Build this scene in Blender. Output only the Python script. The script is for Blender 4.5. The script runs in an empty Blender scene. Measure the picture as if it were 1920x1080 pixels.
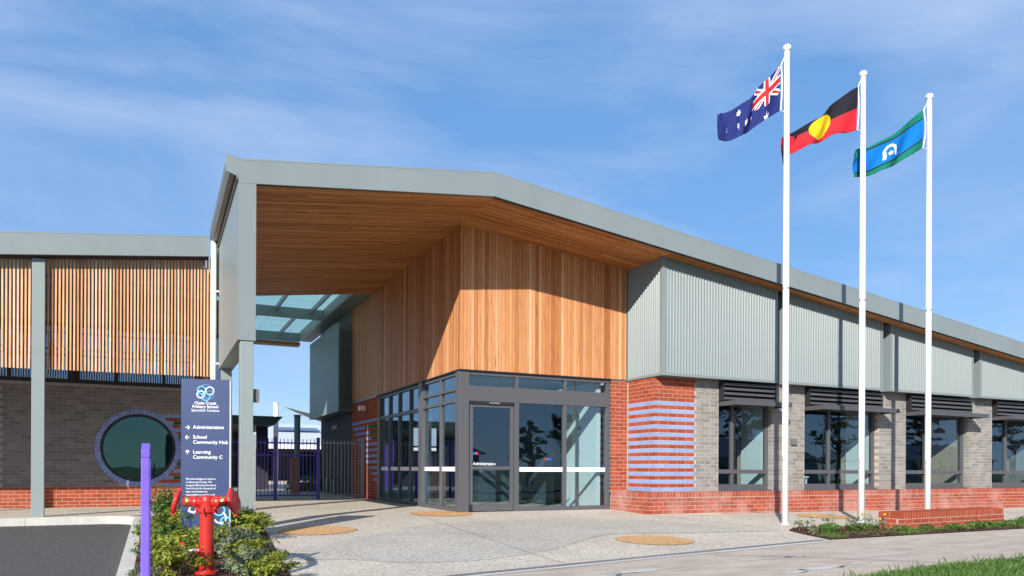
import bpy, bmesh, math, random
from mathutils import Vector, Matrix
R = math.radians
random.seed(11)
sc = bpy.context.scene
col = sc.collection

# ------------------------------------------------------------------ camera
CAM = Vector((-5.63, -14.31, 0.91))
FW = Vector((0.4310, 0.9024, 0)).normalized()
RT = Vector((FW.y, -FW.x, 0))
UP = Vector((0, 0, 1))
ROLL = 0.0045
cam_d = bpy.data.cameras.new('camera')
cam = bpy.data.objects.new('camera', cam_d)
col.objects.link(cam)
cx_ = RT * math.cos(ROLL) + UP * math.sin(ROLL)
cy_ = -RT * math.sin(ROLL) + UP * math.cos(ROLL)
M = Matrix.Identity(4)
for i in range(3):
    M[i][0] = cx_[i]; M[i][1] = cy_[i]; M[i][2] = -FW[i]; M[i][3] = CAM[i]
cam.matrix_world = M
cam_d.sensor_fit = 'HORIZONTAL'
cam_d.sensor_width = 36
cam_d.lens = 36 * 1396 / 1920
cam_d.shift_y = (878.9 - 540) / 1920
cam_d.clip_end = 3000
cam_d.clip_start = 0.05
sc.camera = cam

# ------------------------------------------------------------------ sky and sun
SUN = Vector((-1.597, -1.73, 1.164)).normalized()      # towards the sun
SUN_EL = math.asin(SUN.z)
SUN_AZ = math.atan2(SUN.x, SUN.y)
w = bpy.data.worlds.new('World')
sc.world = w
w.use_nodes = True
nt = w.node_tree
nt.nodes.clear()
out = nt.nodes.new('ShaderNodeOutputWorld')
bg = nt.nodes.new('ShaderNodeBackground')
sky = nt.nodes.new('ShaderNodeTexSky')
sky.sky_type = 'NISHITA'
sky.sun_disc = False
sky.sun_elevation = SUN_EL
sky.sun_rotation = SUN_AZ
sky.air_density = 1.0
sky.dust_density = 0.0
sky.ozone_density = 3.0
tc = nt.nodes.new('ShaderNodeTexCoord')
mp = nt.nodes.new('ShaderNodeMapping')
mp.inputs['Scale'].default_value = (1.0, 1.3, 3.4)
mp.inputs['Rotation'].default_value = (0.25, 0.35, 0.3)
nz = nt.nodes.new('ShaderNodeTexNoise')
nz.inputs['Scale'].default_value = 1.9
nz.inputs['Detail'].default_value = 9
nz.inputs['Roughness'].default_value = 0.58
nz.inputs['Distortion'].default_value = 0.6
cr = nt.nodes.new('ShaderNodeValToRGB')
cr.color_ramp.elements[0].position = 0.36
cr.color_ramp.elements[1].position = 0.85
cr.color_ramp.elements[1].color = (0.66, 0.66, 0.66, 1)
mx = nt.nodes.new('ShaderNodeMixRGB')
mx.inputs['Color2'].default_value = (5.0, 5.8, 7.0, 1)
hs = nt.nodes.new('ShaderNodeHueSaturation')
hs.inputs['Saturation'].default_value = 1.03
hs.inputs['Hue'].default_value = 0.502
L = nt.links.new
L(tc.outputs['Generated'], mp.inputs['Vector'])
L(mp.outputs['Vector'], nz.inputs['Vector'])
L(nz.outputs['Fac'], cr.inputs['Fac'])
hz = nt.nodes.new('ShaderNodeMixRGB')
hz.inputs['Fac'].default_value = 0.6
hz.inputs['Color2'].default_value = (1.30, 3.0, 6.0, 1)
L(sky.outputs['Color'], hz.inputs['Color1'])
L(hz.outputs['Color'], hs.inputs['Color'])
L(hs.outputs['Color'], mx.inputs['Color1'])
L(cr.outputs['Color'], mx.inputs['Fac'])
L(mx.outputs['Color'], bg.inputs['Color'])
bg.inputs['Strength'].default_value = 0.108
L(bg.outputs['Background'], out.inputs['Surface'])

sd = bpy.data.lights.new('sun', 'SUN')
sd.energy = 5.0
sd.angle = R(0.53)
sd.color = (1.0, 0.95, 0.87)
so = bpy.data.objects.new('sun', sd)
col.objects.link(so)
so.rotation_euler = SUN.to_track_quat('Z', 'Y').to_euler()
so.location = (-20, -20, 20)

sc.view_settings.view_transform = 'Standard'
sc.view_settings.look = 'None'
sc.view_settings.gamma = 1
sc.view_settings.use_curve_mapping = False
sc.view_settings.exposure = 0.45
sc.cycles.use_denoising = True
sc.cycles.max_bounces = 8
sc.cycles.transparent_max_bounces = 16
sc.cycles.sample_clamp_indirect = 6

# ------------------------------------------------------------------ materials
def newmat(name):
    m = bpy.data.materials.new(name)
    m.use_nodes = True
    n = m.node_tree
    return m, n, n.nodes['Principled BSDF']

def pm(name, color, rough=0.6, metallic=0.0, spec=0.4, rand=0.0, noise=None, bump=None, color2=None, stretch=None, coat=0.0):
    """principled material; rand = per-piece tone change, noise = (amount, scale), bump = (strength, scale)"""
    m, n, p = newmat(name)
    p.inputs['Roughness'].default_value = rough
    p.inputs['Metallic'].default_value = metallic
    p.inputs['Specular IOR Level'].default_value = spec
    if coat:
        p.inputs['Coat Weight'].default_value = coat
    c = (*color, 1)
    geo = n.nodes.new('ShaderNodeNewGeometry')
    vec = geo.outputs['Position']
    if stretch:
        mp = n.nodes.new('ShaderNodeMapping')
        mp.inputs['Scale'].default_value = stretch
        n.links.new(vec, mp.inputs['Vector'])
        vec = mp.outputs['Vector']
    last = None
    if noise:
        t = n.nodes.new('ShaderNodeTexNoise')
        t.inputs['Scale'].default_value = noise[1]
        t.inputs['Detail'].default_value = 6
        t.inputs['Roughness'].default_value = 0.65
        n.links.new(vec, t.inputs['Vector'])
        mr = n.nodes.new('ShaderNodeMapRange')
        mr.inputs['From Min'].default_value = 0.3
        mr.inputs['From Max'].default_value = 0.7
        n.links.new(t.outputs['Fac'], mr.inputs['Value'])
        mix = n.nodes.new('ShaderNodeMixRGB')
        a = noise[0]
        c2 = color2 if color2 else tuple(min(1, v * (1 + a)) for v in color)
        c1 = color if color2 else tuple(v * (1 - a) for v in color)
        mix.inputs['Color1'].default_value = (*c1, 1)
        mix.inputs['Color2'].default_value = (*c2, 1)
        n.links.new(mr.outputs['Result'], mix.inputs['Fac'])
        if color2:
            mu = n.nodes.new('ShaderNodeMath'); mu.operation = 'MULTIPLY'
            mu.inputs[1].default_value = a
            n.links.new(mr.outputs['Result'], mu.inputs[0])
            n.links.new(mu.outputs[0], mix.inputs['Fac'])
        last = mix.outputs['Color']
    if rand:
        oi = n.nodes.new('ShaderNodeObjectInfo')
        mr2 = n.nodes.new('ShaderNodeMapRange')
        mr2.inputs['To Min'].default_value = 1 - rand
        mr2.inputs['To Max'].default_value = 1 + rand
        n.links.new(oi.outputs['Random'], mr2.inputs['Value'])
        h = n.nodes.new('ShaderNodeHueSaturation')
        n.links.new(mr2.outputs['Result'], h.inputs['Value'])
        if last: n.links.new(last, h.inputs['Color'])
        else: h.inputs['Color'].default_value = c
        last = h.outputs['Color']
    if last: n.links.new(last, p.inputs['Base Color'])
    else: p.inputs['Base Color'].default_value = c
    if bump:
        t2 = n.nodes.new('ShaderNodeTexNoise')
        t2.inputs['Scale'].default_value = bump[1]
        t2.inputs['Detail'].default_value = 5
        n.links.new(vec, t2.inputs['Vector'])
        b = n.nodes.new('ShaderNodeBump')
        b.inputs['Strength'].default_value = bump[0]
        b.inputs['Distance'].default_value = 0.01
        n.links.new(t2.outputs['Fac'], b.inputs['Height'])
        n.links.new(b.outputs['Normal'], p.inputs['Normal'])
    return m

def timber(name, stretch, tones):
    m, n, p = newmat(name)
    p.inputs['Roughness'].default_value = 0.55
    p.inputs['Specular IOR Level'].default_value = 0.25
    oi = n.nodes.new('ShaderNodeObjectInfo')
    cr = n.nodes.new('ShaderNodeValToRGB')
    el = cr.color_ramp.elements
    el[0].position = 0; el[0].color = (*tones[0], 1)
    el[1].position = 1; el[1].color = (*tones[-1], 1)
    for i, t in enumerate(tones[1:-1]):
        e = el.new((i + 1) / (len(tones) - 1)); e.color = (*t, 1)
    n.links.new(oi.outputs['Random'], cr.inputs['Fac'])
    geo = n.nodes.new('ShaderNodeNewGeometry')
    ad = n.nodes.new('ShaderNodeVectorMath'); ad.operation = 'ADD'
    sc_ = n.nodes.new('ShaderNodeVectorMath'); sc_.operation = 'SCALE'
    cmb = n.nodes.new('ShaderNodeCombineXYZ')
    for k in range(3): n.links.new(oi.outputs['Random'], cmb.inputs[k])
    n.links.new(cmb.outputs[0], sc_.inputs[0]); sc_.inputs['Scale'].default_value = 37.0
    n.links.new(geo.outputs['Position'], ad.inputs[0]); n.links.new(sc_.outputs[0], ad.inputs[1])
    mp = n.nodes.new('ShaderNodeMapping'); mp.inputs['Scale'].default_value = stretch
    n.links.new(ad.outputs[0], mp.inputs['Vector'])
    t = n.nodes.new('ShaderNodeTexNoise'); t.inputs['Scale'].default_value = 1.0
    t.inputs['Detail'].default_value = 7; t.inputs['Roughness'].default_value = 0.6; t.inputs['Distortion'].default_value = 0.8
    n.links.new(mp.outputs['Vector'], t.inputs['Vector'])
    r2 = n.nodes.new('ShaderNodeValToRGB')
    r2.color_ramp.elements[0].position = 0.30; r2.color_ramp.elements[0].color = (0.76, 0.68, 0.62, 1)
    r2.color_ramp.elements[1].position = 0.62; r2.color_ramp.elements[1].color = (1.08, 1.06, 1.02, 1)
    n.links.new(t.outputs['Fac'], r2.inputs['Fac'])
    mu = n.nodes.new('ShaderNodeMixRGB'); mu.blend_type = 'MULTIPLY'; mu.inputs['Fac'].default_value = 1
    n.links.new(cr.outputs['Color'], mu.inputs['Color1']); n.links.new(r2.outputs['Color'], mu.inputs['Color2'])
    # knots and gum veins: rare dark flecks
    t3 = n.nodes.new('ShaderNodeTexNoise'); t3.inputs['Scale'].default_value = 0.45
    t3.inputs['Detail'].default_value = 2
    n.links.new(mp.outputs['Vector'], t3.inputs['Vector'])
    r3 = n.nodes.new('ShaderNodeValToRGB')
    r3.color_ramp.elements[0].position = 0.72; r3.color_ramp.elements[0].color = (1, 1, 1, 1)
    r3.color_ramp.elements[1].position = 0.78; r3.color_ramp.elements[1].color = (0.35, 0.22, 0.15, 1)
    n.links.new(t3.outputs['Fac'], r3.inputs['Fac'])
    m3 = n.nodes.new('ShaderNodeMixRGB'); m3.blend_type = 'MULTIPLY'; m3.inputs['Fac'].default_value = 1
    n.links.new(mu.outputs['Color'], m3.inputs['Color1']); n.links.new(r3.outputs['Color'], m3.inputs['Color2'])
    n.links.new(m3.outputs['Color'], p.inputs['Base Color'])
    b = n.nodes.new('ShaderNodeBump'); b.inputs['Strength'].default_value = 0.108; b.inputs['Distance'].default_value = 0.004
    n.links.new(t.outputs['Fac'], b.inputs['Height']); n.links.new(b.outputs['Normal'], p.inputs['Normal'])
    return m

def glassmat(name, tint, ior=3.0, base=0.06, rough=0.0):
    m = bpy.data.materials.new(name); m.use_nodes = True
    n = m.node_tree; n.nodes.clear()
    o = n.nodes.new('ShaderNodeOutputMaterial')
    tr = n.nodes.new('ShaderNodeBsdfTransparent'); tr.inputs['Color'].default_value = (*tint, 1)
    gl = n.nodes.new('ShaderNodeBsdfGlossy'); gl.inputs['Roughness'].default_value = rough
    gl.inputs['Color'].default_value = (0.62, 0.83, 1.0, 1)
    lw = n.nodes.new('ShaderNodeLayerWeight'); lw.inputs['Blend'].default_value = 0.5
    pw = n.nodes.new('ShaderNodeMath'); pw.operation = 'POWER'; pw.inputs[1].default_value = ior
    n.links.new(lw.outputs['Facing'], pw.inputs[0])
    ad = n.nodes.new('ShaderNodeMapRange')
    ad.inputs['To Min'].default_value = base; ad.inputs['To Max'].default_value = 1.0
    mx = n.nodes.new('ShaderNodeMixShader')
    n.links.new(pw.outputs[0], ad.inputs['Value']); n.links.new(ad.outputs[0], mx.inputs[0])
    geo = n.nodes.new('ShaderNodeNewGeometry'); nz = n.nodes.new('ShaderNodeTexNoise')
    nz.inputs['Scale'].default_value = 1.6; nz.inputs['Detail'].default_value = 2
    bp = n.nodes.new('ShaderNodeBump'); bp.inputs['Strength'].default_value = 0.05; bp.inputs['Distance'].default_value = 0.03
    n.links.new(geo.outputs['Position'], nz.inputs['Vector']); n.links.new(nz.outputs['Fac'], bp.inputs['Height'])
    n.links.new(bp.outputs['Normal'], gl.inputs['Normal'])
    n.links.new(tr.outputs[0], mx.inputs[1]); n.links.new(gl.outputs[0], mx.inputs[2])
    n.links.new(mx.outputs[0], o.inputs['Surface'])
    return m

def aggregate(name, c1, c2, c3):
    """exposed-aggregate concrete: pebbles in two tones in a cement bed, with broad tone drift"""
    m, n, p = newmat(name)
    p.inputs['Roughness'].default_value = 0.85
    p.inputs['Specular IOR Level'].default_value = 0.2
    geo = n.nodes.new('ShaderNodeNewGeometry')
    v = n.nodes.new('ShaderNodeTexVoronoi'); v.inputs['Scale'].default_value = 55
    n.links.new(geo.outputs['Position'], v.inputs['Vector'])
    cr = n.nodes.new('ShaderNodeValToRGB')
    e = cr.color_ramp.elements
    e[0].position = 0.15; e[0].color = (*c2, 1)
    e[1].position = 0.8; e[1].color = (*c3, 1)
    k = e.new(0.45); k.color = (*c1, 1)
    sep = n.nodes.new('ShaderNodeSeparateColor')
    n.links.new(v.outputs['Color'], sep.inputs[0]); n.links.new(sep.outputs[0], cr.inputs['Fac'])
    t = n.nodes.new('ShaderNodeTexNoise'); t.inputs['Scale'].default_value = 0.55; t.inputs['Detail'].default_value = 8
    t.inputs['Roughness'].default_value = 0.6
    n.links.new(geo.outputs['Position'], t.inputs['Vector'])
    mr = n.nodes.new('ShaderNodeMapRange'); mr.inputs['From Min'].default_value = 0.3; mr.inputs['From Max'].default_value = 0.7
    mr.inputs['To Min'].default_value = 0.86; mr.inputs['To Max'].default_value = 1.07
    n.links.new(t.outputs['Fac'], mr.inputs['Value'])
    t4 = n.nodes.new('ShaderNodeTexNoise'); t4.inputs['Scale'].default_value = 2.6; t4.inputs['Detail'].default_value = 9; t4.inputs['Roughness'].default_value = 0.75
    n.links.new(geo.outputs['Position'], t4.inputs['Vector'])
    mr4 = n.nodes.new('ShaderNodeMapRange'); mr4.inputs['From Min'].default_value = 0.58; mr4.inputs['From Max'].default_value = 0.78
    mr4.inputs['To Min'].default_value = 1.0; mr4.inputs['To Max'].default_value = 0.78
    n.links.new(t4.outputs['Fac'], mr4.inputs['Value'])
    mm = n.nodes.new('ShaderNodeMath'); mm.operation = 'MULTIPLY'
    n.links.new(mr.outputs['Result'], mm.inputs[0]); n.links.new(mr4.outputs['Result'], mm.inputs[1])
    h = n.nodes.new('ShaderNodeHueSaturation')
    n.links.new(cr.outputs['Color'], h.inputs['Color']); n.links.new(mm.outputs[0], h.inputs['Value'])
    n.links.new(h.outputs['Color'], p.inputs['Base Color'])
    b = n.nodes.new('ShaderNodeBump'); b.inputs['Strength'].default_value = 0.5; b.inputs['Distance'].default_value = 0.006
    n.links.new(v.outputs['Distance'], b.inputs['Height']); n.links.new(b.outputs['Normal'], p.inputs['Normal'])
    return m

def brickmat(name, color, rand, bloom=0.0, bcol=(0.62, 0.5, 0.46)):
    """fired brick: tone per brick, fine speckle, optional pale salt bloom with a ragged shape of its own"""
    m, n, p = newmat(name)
    p.inputs['Roughness'].default_value = 0.85
    p.inputs['Specular IOR Level'].default_value = 0.15
    geo = n.nodes.new('ShaderNodeNewGeometry')
    t = n.nodes.new('ShaderNodeTexNoise'); t.inputs['Scale'].default_value = 60; t.inputs['Detail'].default_value = 4
    n.links.new(geo.outputs['Position'], t.inputs['Vector'])
    oi = n.nodes.new('ShaderNodeObjectInfo')
    mr = n.nodes.new('ShaderNodeMapRange'); mr.inputs['To Min'].default_value = 1 - rand; mr.inputs['To Max'].default_value = 1 + rand
    n.links.new(oi.outputs['Random'], mr.inputs['Value'])
    mr2 = n.nodes.new('ShaderNodeMapRange'); mr2.inputs['To Min'].default_value = 0.75; mr2.inputs['To Max'].default_value = 1.25
    n.links.new(t.outputs['Fac'], mr2.inputs['Value'])
    mu = n.nodes.new('ShaderNodeMath'); mu.operation = 'MULTIPLY'
    n.links.new(mr.outputs[0], mu.inputs[0]); n.links.new(mr2.outputs[0], mu.inputs[1])
    h = n.nodes.new('ShaderNodeHueSaturation'); h.inputs['Color'].default_value = (*color, 1)
    n.links.new(mu.outputs[0], h.inputs['Value'])
    last = h.outputs['Color']
    if bloom:
        t2 = n.nodes.new('ShaderNodeTexNoise'); t2.inputs['Scale'].default_value = 0.9; t2.inputs['Detail'].default_value = 8
        t2.inputs['Roughness'].default_value = 0.7
        n.links.new(geo.outputs['Position'], t2.inputs['Vector'])
        r = n.nodes.new('ShaderNodeValToRGB')
        r.color_ramp.elements[0].position = 0.45; r.color_ramp.elements[0].color = (0, 0, 0, 1)
        r.color_ramp.elements[1].position = 0.75; r.color_ramp.elements[1].color = (bloom, bloom, bloom, 1)
        n.links.new(t2.outputs['Fac'], r.inputs['Fac'])
        mx = n.nodes.new('ShaderNodeMixRGB'); mx.inputs['Color2'].default_value = (*bcol, 1)
        n.links.new(r.outputs['Color'], mx.inputs['Fac']); n.links.new(last, mx.inputs['Color1'])
        last = mx.outputs['Color']
    n.links.new(last, p.inputs['Base Color'])
    b = n.nodes.new('ShaderNodeBump'); b.inputs['Strength'].default_value = 0.35; b.inputs['Distance'].default_value = 0.004
    n.links.new(t.outputs['Fac'], b.inputs['Height']); n.links.new(b.outputs['Normal'], p.inputs['Normal'])
    return m

def leafmat(name, c1, c2):
    m, n, p = newmat(name)
    p.inputs['Roughness'].default_value = 0.5
    p.inputs['Specular IOR Level'].default_value = 0.3
    geo = n.nodes.new('ShaderNodeNewGeometry')
    cr = n.nodes.new('ShaderNodeMixRGB')
    cr.inputs['Color1'].default_value = (*c1, 1); cr.inputs['Color2'].default_value = (*c2, 1)
    n.links.new(geo.outputs['Random Per Island'], cr.inputs['Fac'])
    n.links.new(cr.outputs['Color'], p.inputs['Base Color'])
    tl = n.nodes.new('ShaderNodeBsdfTranslucent')
    n.links.new(cr.outputs['Color'], tl.inputs['Color'])
    ad = n.nodes.new('ShaderNodeMixShader'); ad.inputs[0].default_value = 0.3
    o = n.nodes['Material Output']
    n.links.new(p.outputs[0], ad.inputs[1]); n.links.new(tl.outputs[0], ad.inputs[2])
    n.links.new(ad.outputs[0], o.inputs['Surface'])
    return m

MT = {}
MT['steel'] = pm('grey_steel_paint', (0.208, 0.243, 0.248), 0.45, noise=(0.06, 0.9), stretch=(1, 1, .35))
MT['steel2'] = pm('grey_steel_post_paint', (0.245, 0.285, 0.275), 0.42, noise=(0.03, 2))
MT['clad'] = pm('pale_grey_cladding_paint', (0.215, 0.248, 0.25), 0.36, noise=(0.03, 0.8))
MT['trim'] = pm('pale_grey_trim_paint', (0.21, 0.243, 0.245), 0.4)
MT['gutter'] = pm('dark_grey_gutter', (0.14, 0.145, 0.14), 0.45)
MT['darkbox'] = pm('slate_green_sheet', (0.17, 0.22, 0.22), 0.5, noise=(0.05, 1))
MT['frame'] = pm('charcoal_aluminium', (0.088, 0.087, 0.094), 0.4, spec=0.5)
MT['louvre'] = pm('charcoal_louvre_paint', (0.078, 0.077, 0.085), 0.42)
MT['black'] = pm('black_plastic', (0.02, 0.02, 0.022), 0.5)
MT['cream'] = pm('cream_pipe_paint', (0.78, 0.74, 0.62), 0.4)
MT['white'] = pm('white_paint', (0.82, 0.82, 0.80), 0.35)
MT['band'] = pm('white_glazing_film', (0.85, 0.85, 0.85), 0.4)
MT['wallint'] = pm('interior_white_wall', (0.74, 0.79, 0.80), 0.7)
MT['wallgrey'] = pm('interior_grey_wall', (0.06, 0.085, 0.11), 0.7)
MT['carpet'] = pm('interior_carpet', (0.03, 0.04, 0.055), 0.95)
MT['ceil'] = pm('interior_ceiling', (0.30, 0.34, 0.36), 0.8)
tones_wall = [(0.33, 0.12, 0.043), (0.52, 0.23, 0.093), (0.58, 0.28, 0.12), (0.47, 0.19, 0.072), (0.63, 0.325, 0.155), (0.55, 0.25, 0.105), (0.72, 0.42, 0.235), (0.38, 0.14, 0.05)]
MT['timber_v'] = timber('spotted_gum_vertical', (40, 40, 2.2), tones_wall)
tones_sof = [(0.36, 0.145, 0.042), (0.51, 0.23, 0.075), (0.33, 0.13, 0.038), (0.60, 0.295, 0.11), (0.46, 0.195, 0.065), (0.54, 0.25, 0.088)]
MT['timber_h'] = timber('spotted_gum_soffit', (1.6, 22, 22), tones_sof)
tones_slat = [(0.55, 0.26, 0.12), (0.66, 0.36, 0.18), (0.76, 0.47, 0.28), (0.70, 0.40, 0.22), (0.82, 0.57, 0.40), (0.60, 0.29, 0.14)]
MT['timber_s'] = timber('weathered_batten', (25, 25, 1.5), tones_slat)
MT['timber_back'] = pm('dark_batten_backing', (0.05, 0.024, 0.012), 0.9)
MT['red'] = brickmat('red_brick', (0.33, 0.064, 0.029), 0.2, bloom=0.06)
MT['redbloom'] = brickmat('red_base_brick', (0.335, 0.071, 0.040), 0.2, bloom=0.45)
MT['grey'] = brickmat('grey_brick', (0.235, 0.225, 0.213), 0.2, bloom=0.3, bcol=(0.46, 0.45, 0.42))
MT['greyd'] = brickmat('taupe_brick', (0.205, 0.178, 0.165), 0.2)
MT['blue'] = brickmat('lilac_blue_glazed_brick', (0.245, 0.31, 0.57), 0.10)
MT['green'] = brickmat('green_glazed_brick', (0.02, 0.12, 0.035), 0.1)
MT['mortar'] = pm('cream_mortar', (0.46, 0.37, 0.285), 0.95, noise=(0.12, 9), bump=(0.4, 80))
MT['mortarg'] = pm('grey_mortar', (0.34, 0.31, 0.28), 0.95, noise=(0.12, 9))
MT['pave'] = aggregate('pale_exposed_aggregate', (0.545, 0.475, 0.385), (0.38, 0.325, 0.265), (0.66, 0.585, 0.485))
MT['paveg'] = aggregate('grey_exposed_aggregate', (0.475, 0.43, 0.365), (0.32, 0.295, 0.255), (0.59, 0.54, 0.465))
MT['disc'] = aggregate('ochre_exposed_aggregate', (0.60, 0.34, 0.155), (0.46, 0.25, 0.10), (0.68, 0.42, 0.21))
MT['conc'] = pm('old_concrete', (0.455, 0.375, 0.30), 0.9, noise=(0.22, 1.6), bump=(0.25, 40), stretch=(1, 2.2, 1))
MT['concl'] = pm('pale_concrete', (0.52, 0.49, 0.44), 0.9, noise=(0.12, 4), bump=(0.2, 60))
MT['asphalt'] = pm('asphalt', (0.082, 0.079, 0.076), 0.9, noise=(0.6, 38), bump=(1.0, 60))
MT['mulch'] = pm('bark_mulch', (0.10, 0.055, 0.035), 0.95, noise=(0.6, 45), bump=(1, 60))
MT['chip'] = leafmat('mulch_chip', (0.06, 0.028, 0.018), (0.22, 0.11, 0.07))
MT['lawn'] = pm('lawn_soil', (0.055, 0.085, 0.025), 0.95, noise=(0.4, 9))
MT['blade'] = leafmat('grass_blade', (0.05, 0.12, 0.02), (0.15, 0.24, 0.05))
MT['glass'] = glassmat('tinted_window_glass', (0.66, 0.78, 0.80), 3.2, 0.13)
MT['glassg'] = glassmat('green_tinted_glass', (0.42, 0.62, 0.55), 3.2, 0.12)
MT['glassg'].node_tree.nodes['Glossy BSDF'].inputs['Color'].default_value = (0.42, 0.80, 0.72, 1)
MT['glassd'] = glassmat('dark_window_glass', (0.16, 0.20, 0.22), 3.0, 0.33)
MT['grate'] = pm('galvanised_grate', (0.20, 0.21, 0.22), 0.5, metallic=0.3, noise=(0.5, 70))
MT['purple'] = pm('violet_powder_coat', (0.185, 0.11, 0.56), 0.45, noise=(0.10, 9), bump=(0.1, 60))
MT['purpled'] = pm('deep_purple_powder_coat', (0.095, 0.045, 0.36), 0.4)
MT['hyd'] = pm('red_enamel', (0.55, 0.022, 0.016), 0.33, spec=0.5, coat=0.15, noise=(0.35, 16), color2=(0.36, 0.035, 0.022), bump=(0.15, 30))
MT['brass'] = pm('brass', (0.38, 0.24, 0.09), 0.4, metallic=0.8)
MT['galv'] = pm('galvanised_pipe', (0.36, 0.36, 0.35), 0.5, metallic=0.4, noise=(0.2, 20))
MT['signb'] = pm('navy_sign_panel', (0.040, 0.060, 0.145), 0.35, noise=(0.05, 2))
MT['signe'] = pm('sign_edge', (0.45, 0.47, 0.45), 0.4)
MT['cyan'] = pm('cyan_print', (0.10, 0.52, 0.75), 0.5)
MT['teal'] = pm('blue_print', (0.06, 0.22, 0.45), 0.5)
MT['letter'] = pm('white_lettering', (0.84, 0.84, 0.84), 0.5)
MT['pole'] = pm('white_flagpole_enamel', (0.86, 0.86, 0.85), 0.3)
def cloth(name, c): return pm(name, c, 0.8, spec=0.1)
MT['f_navy'] = cloth('flag_navy', (0.022, 0.030, 0.15)); MT['f_red'] = cloth('flag_red', (0.58, 0.025, 0.035))
MT['f_white'] = cloth('flag_white', (0.82, 0.82, 0.82)); MT['f_black'] = cloth('flag_black', (0.018, 0.018, 0.026))
MT['f_yellow'] = cloth('flag_yellow', (0.82, 0.50, 0.015)); MT['f_green'] = cloth('flag_green', (0.008, 0.16, 0.105))
MT['f_blue'] = cloth('flag_blue', (0.006, 0.15, 0.48))
MT['leafy'] = leafmat('leaf_yellow_green', (0.08, 0.14, 0.015), (0.42, 0.42, 0.05))
MT['leafd'] = leafmat('leaf_dark_green', (0.03, 0.08, 0.015), (0.15, 0.22, 0.04))
MT['leafs'] = leafmat('leaf_silver', (0.11, 0.15, 0.075), (0.30, 0.33, 0.20))
MT['leafp'] = leafmat('pine_needles', (0.012, 0.028, 0.012), (0.035, 0.06, 0.02))
MT['stem'] = pm('woody_stem', (0.10, 0.065, 0.04), 0.9)
MT['bark'] = pm('bark', (0.10, 0.075, 0.06), 0.95, noise=(0.3, 8))
MT['petal'] = pm('yellow_petal', (0.82, 0.46, 0.02), 0.7)
MT['roofw'] = pm('pale_metal_roof', (0.62, 0.64, 0.66), 0.4)
MT['pv'] = pm('solar_panel', (0.05, 0.09, 0.16), 0.15)
MT['roofd'] = pm('dark_green_grey_roof', (0.06, 0.08, 0.075), 0.5)
MT['dark'] = pm('dark_wall_panel', (0.03, 0.025, 0.035), 0.7)
MT['orange'] = pm('orange_panel', (0.55, 0.22, 0.09), 0.6)
MT['sail'] = leafmat('cream_shade_cloth', (0.72, 0.66, 0.54), (0.72, 0.66, 0.54))
MT['hedge'] = leafmat('hedge_leaf', (0.02, 0.07, 0.01), (0.07, 0.17, 0.03))
MT['terrain'] = pm('dry_grass_ground', (0.075, 0.095, 0.035), 0.95, noise=(0.3, 0.4))
MT['housew'] = pm('house_render', (0.30, 0.30, 0.31), 0.8)
MT['houser'] = pm('house_roof_sheet', (0.13, 0.14, 0.16), 0.6)

# translucent canopy glass: pale blue, half clear
def canopyglass():
    m = bpy.data.materials.new('wired_canopy_glass'); m.use_nodes = True
    n = m.node_tree; n.nodes.clear()
    o = n.nodes.new('ShaderNodeOutputMaterial')
    tr = n.nodes.new('ShaderNodeBsdfTransparent'); tr.inputs['Color'].default_value = (0.52, 0.70, 0.70, 1)
    df = n.nodes.new('ShaderNodeBsdfTranslucent'); df.inputs['Color'].default_value = (0.46, 0.60, 0.60, 1)
    mx = n.nodes.new('ShaderNodeMixShader'); mx.inputs[0].default_value = 0.8
    n.links.new(tr.outputs[0], mx.inputs[1]); n.links.new(df.outputs[0], mx.inputs[2])
    n.links.new(mx.outputs[0], o.inputs['Surface'])
    return m
MT['canopy'] = canopyglass()

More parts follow.
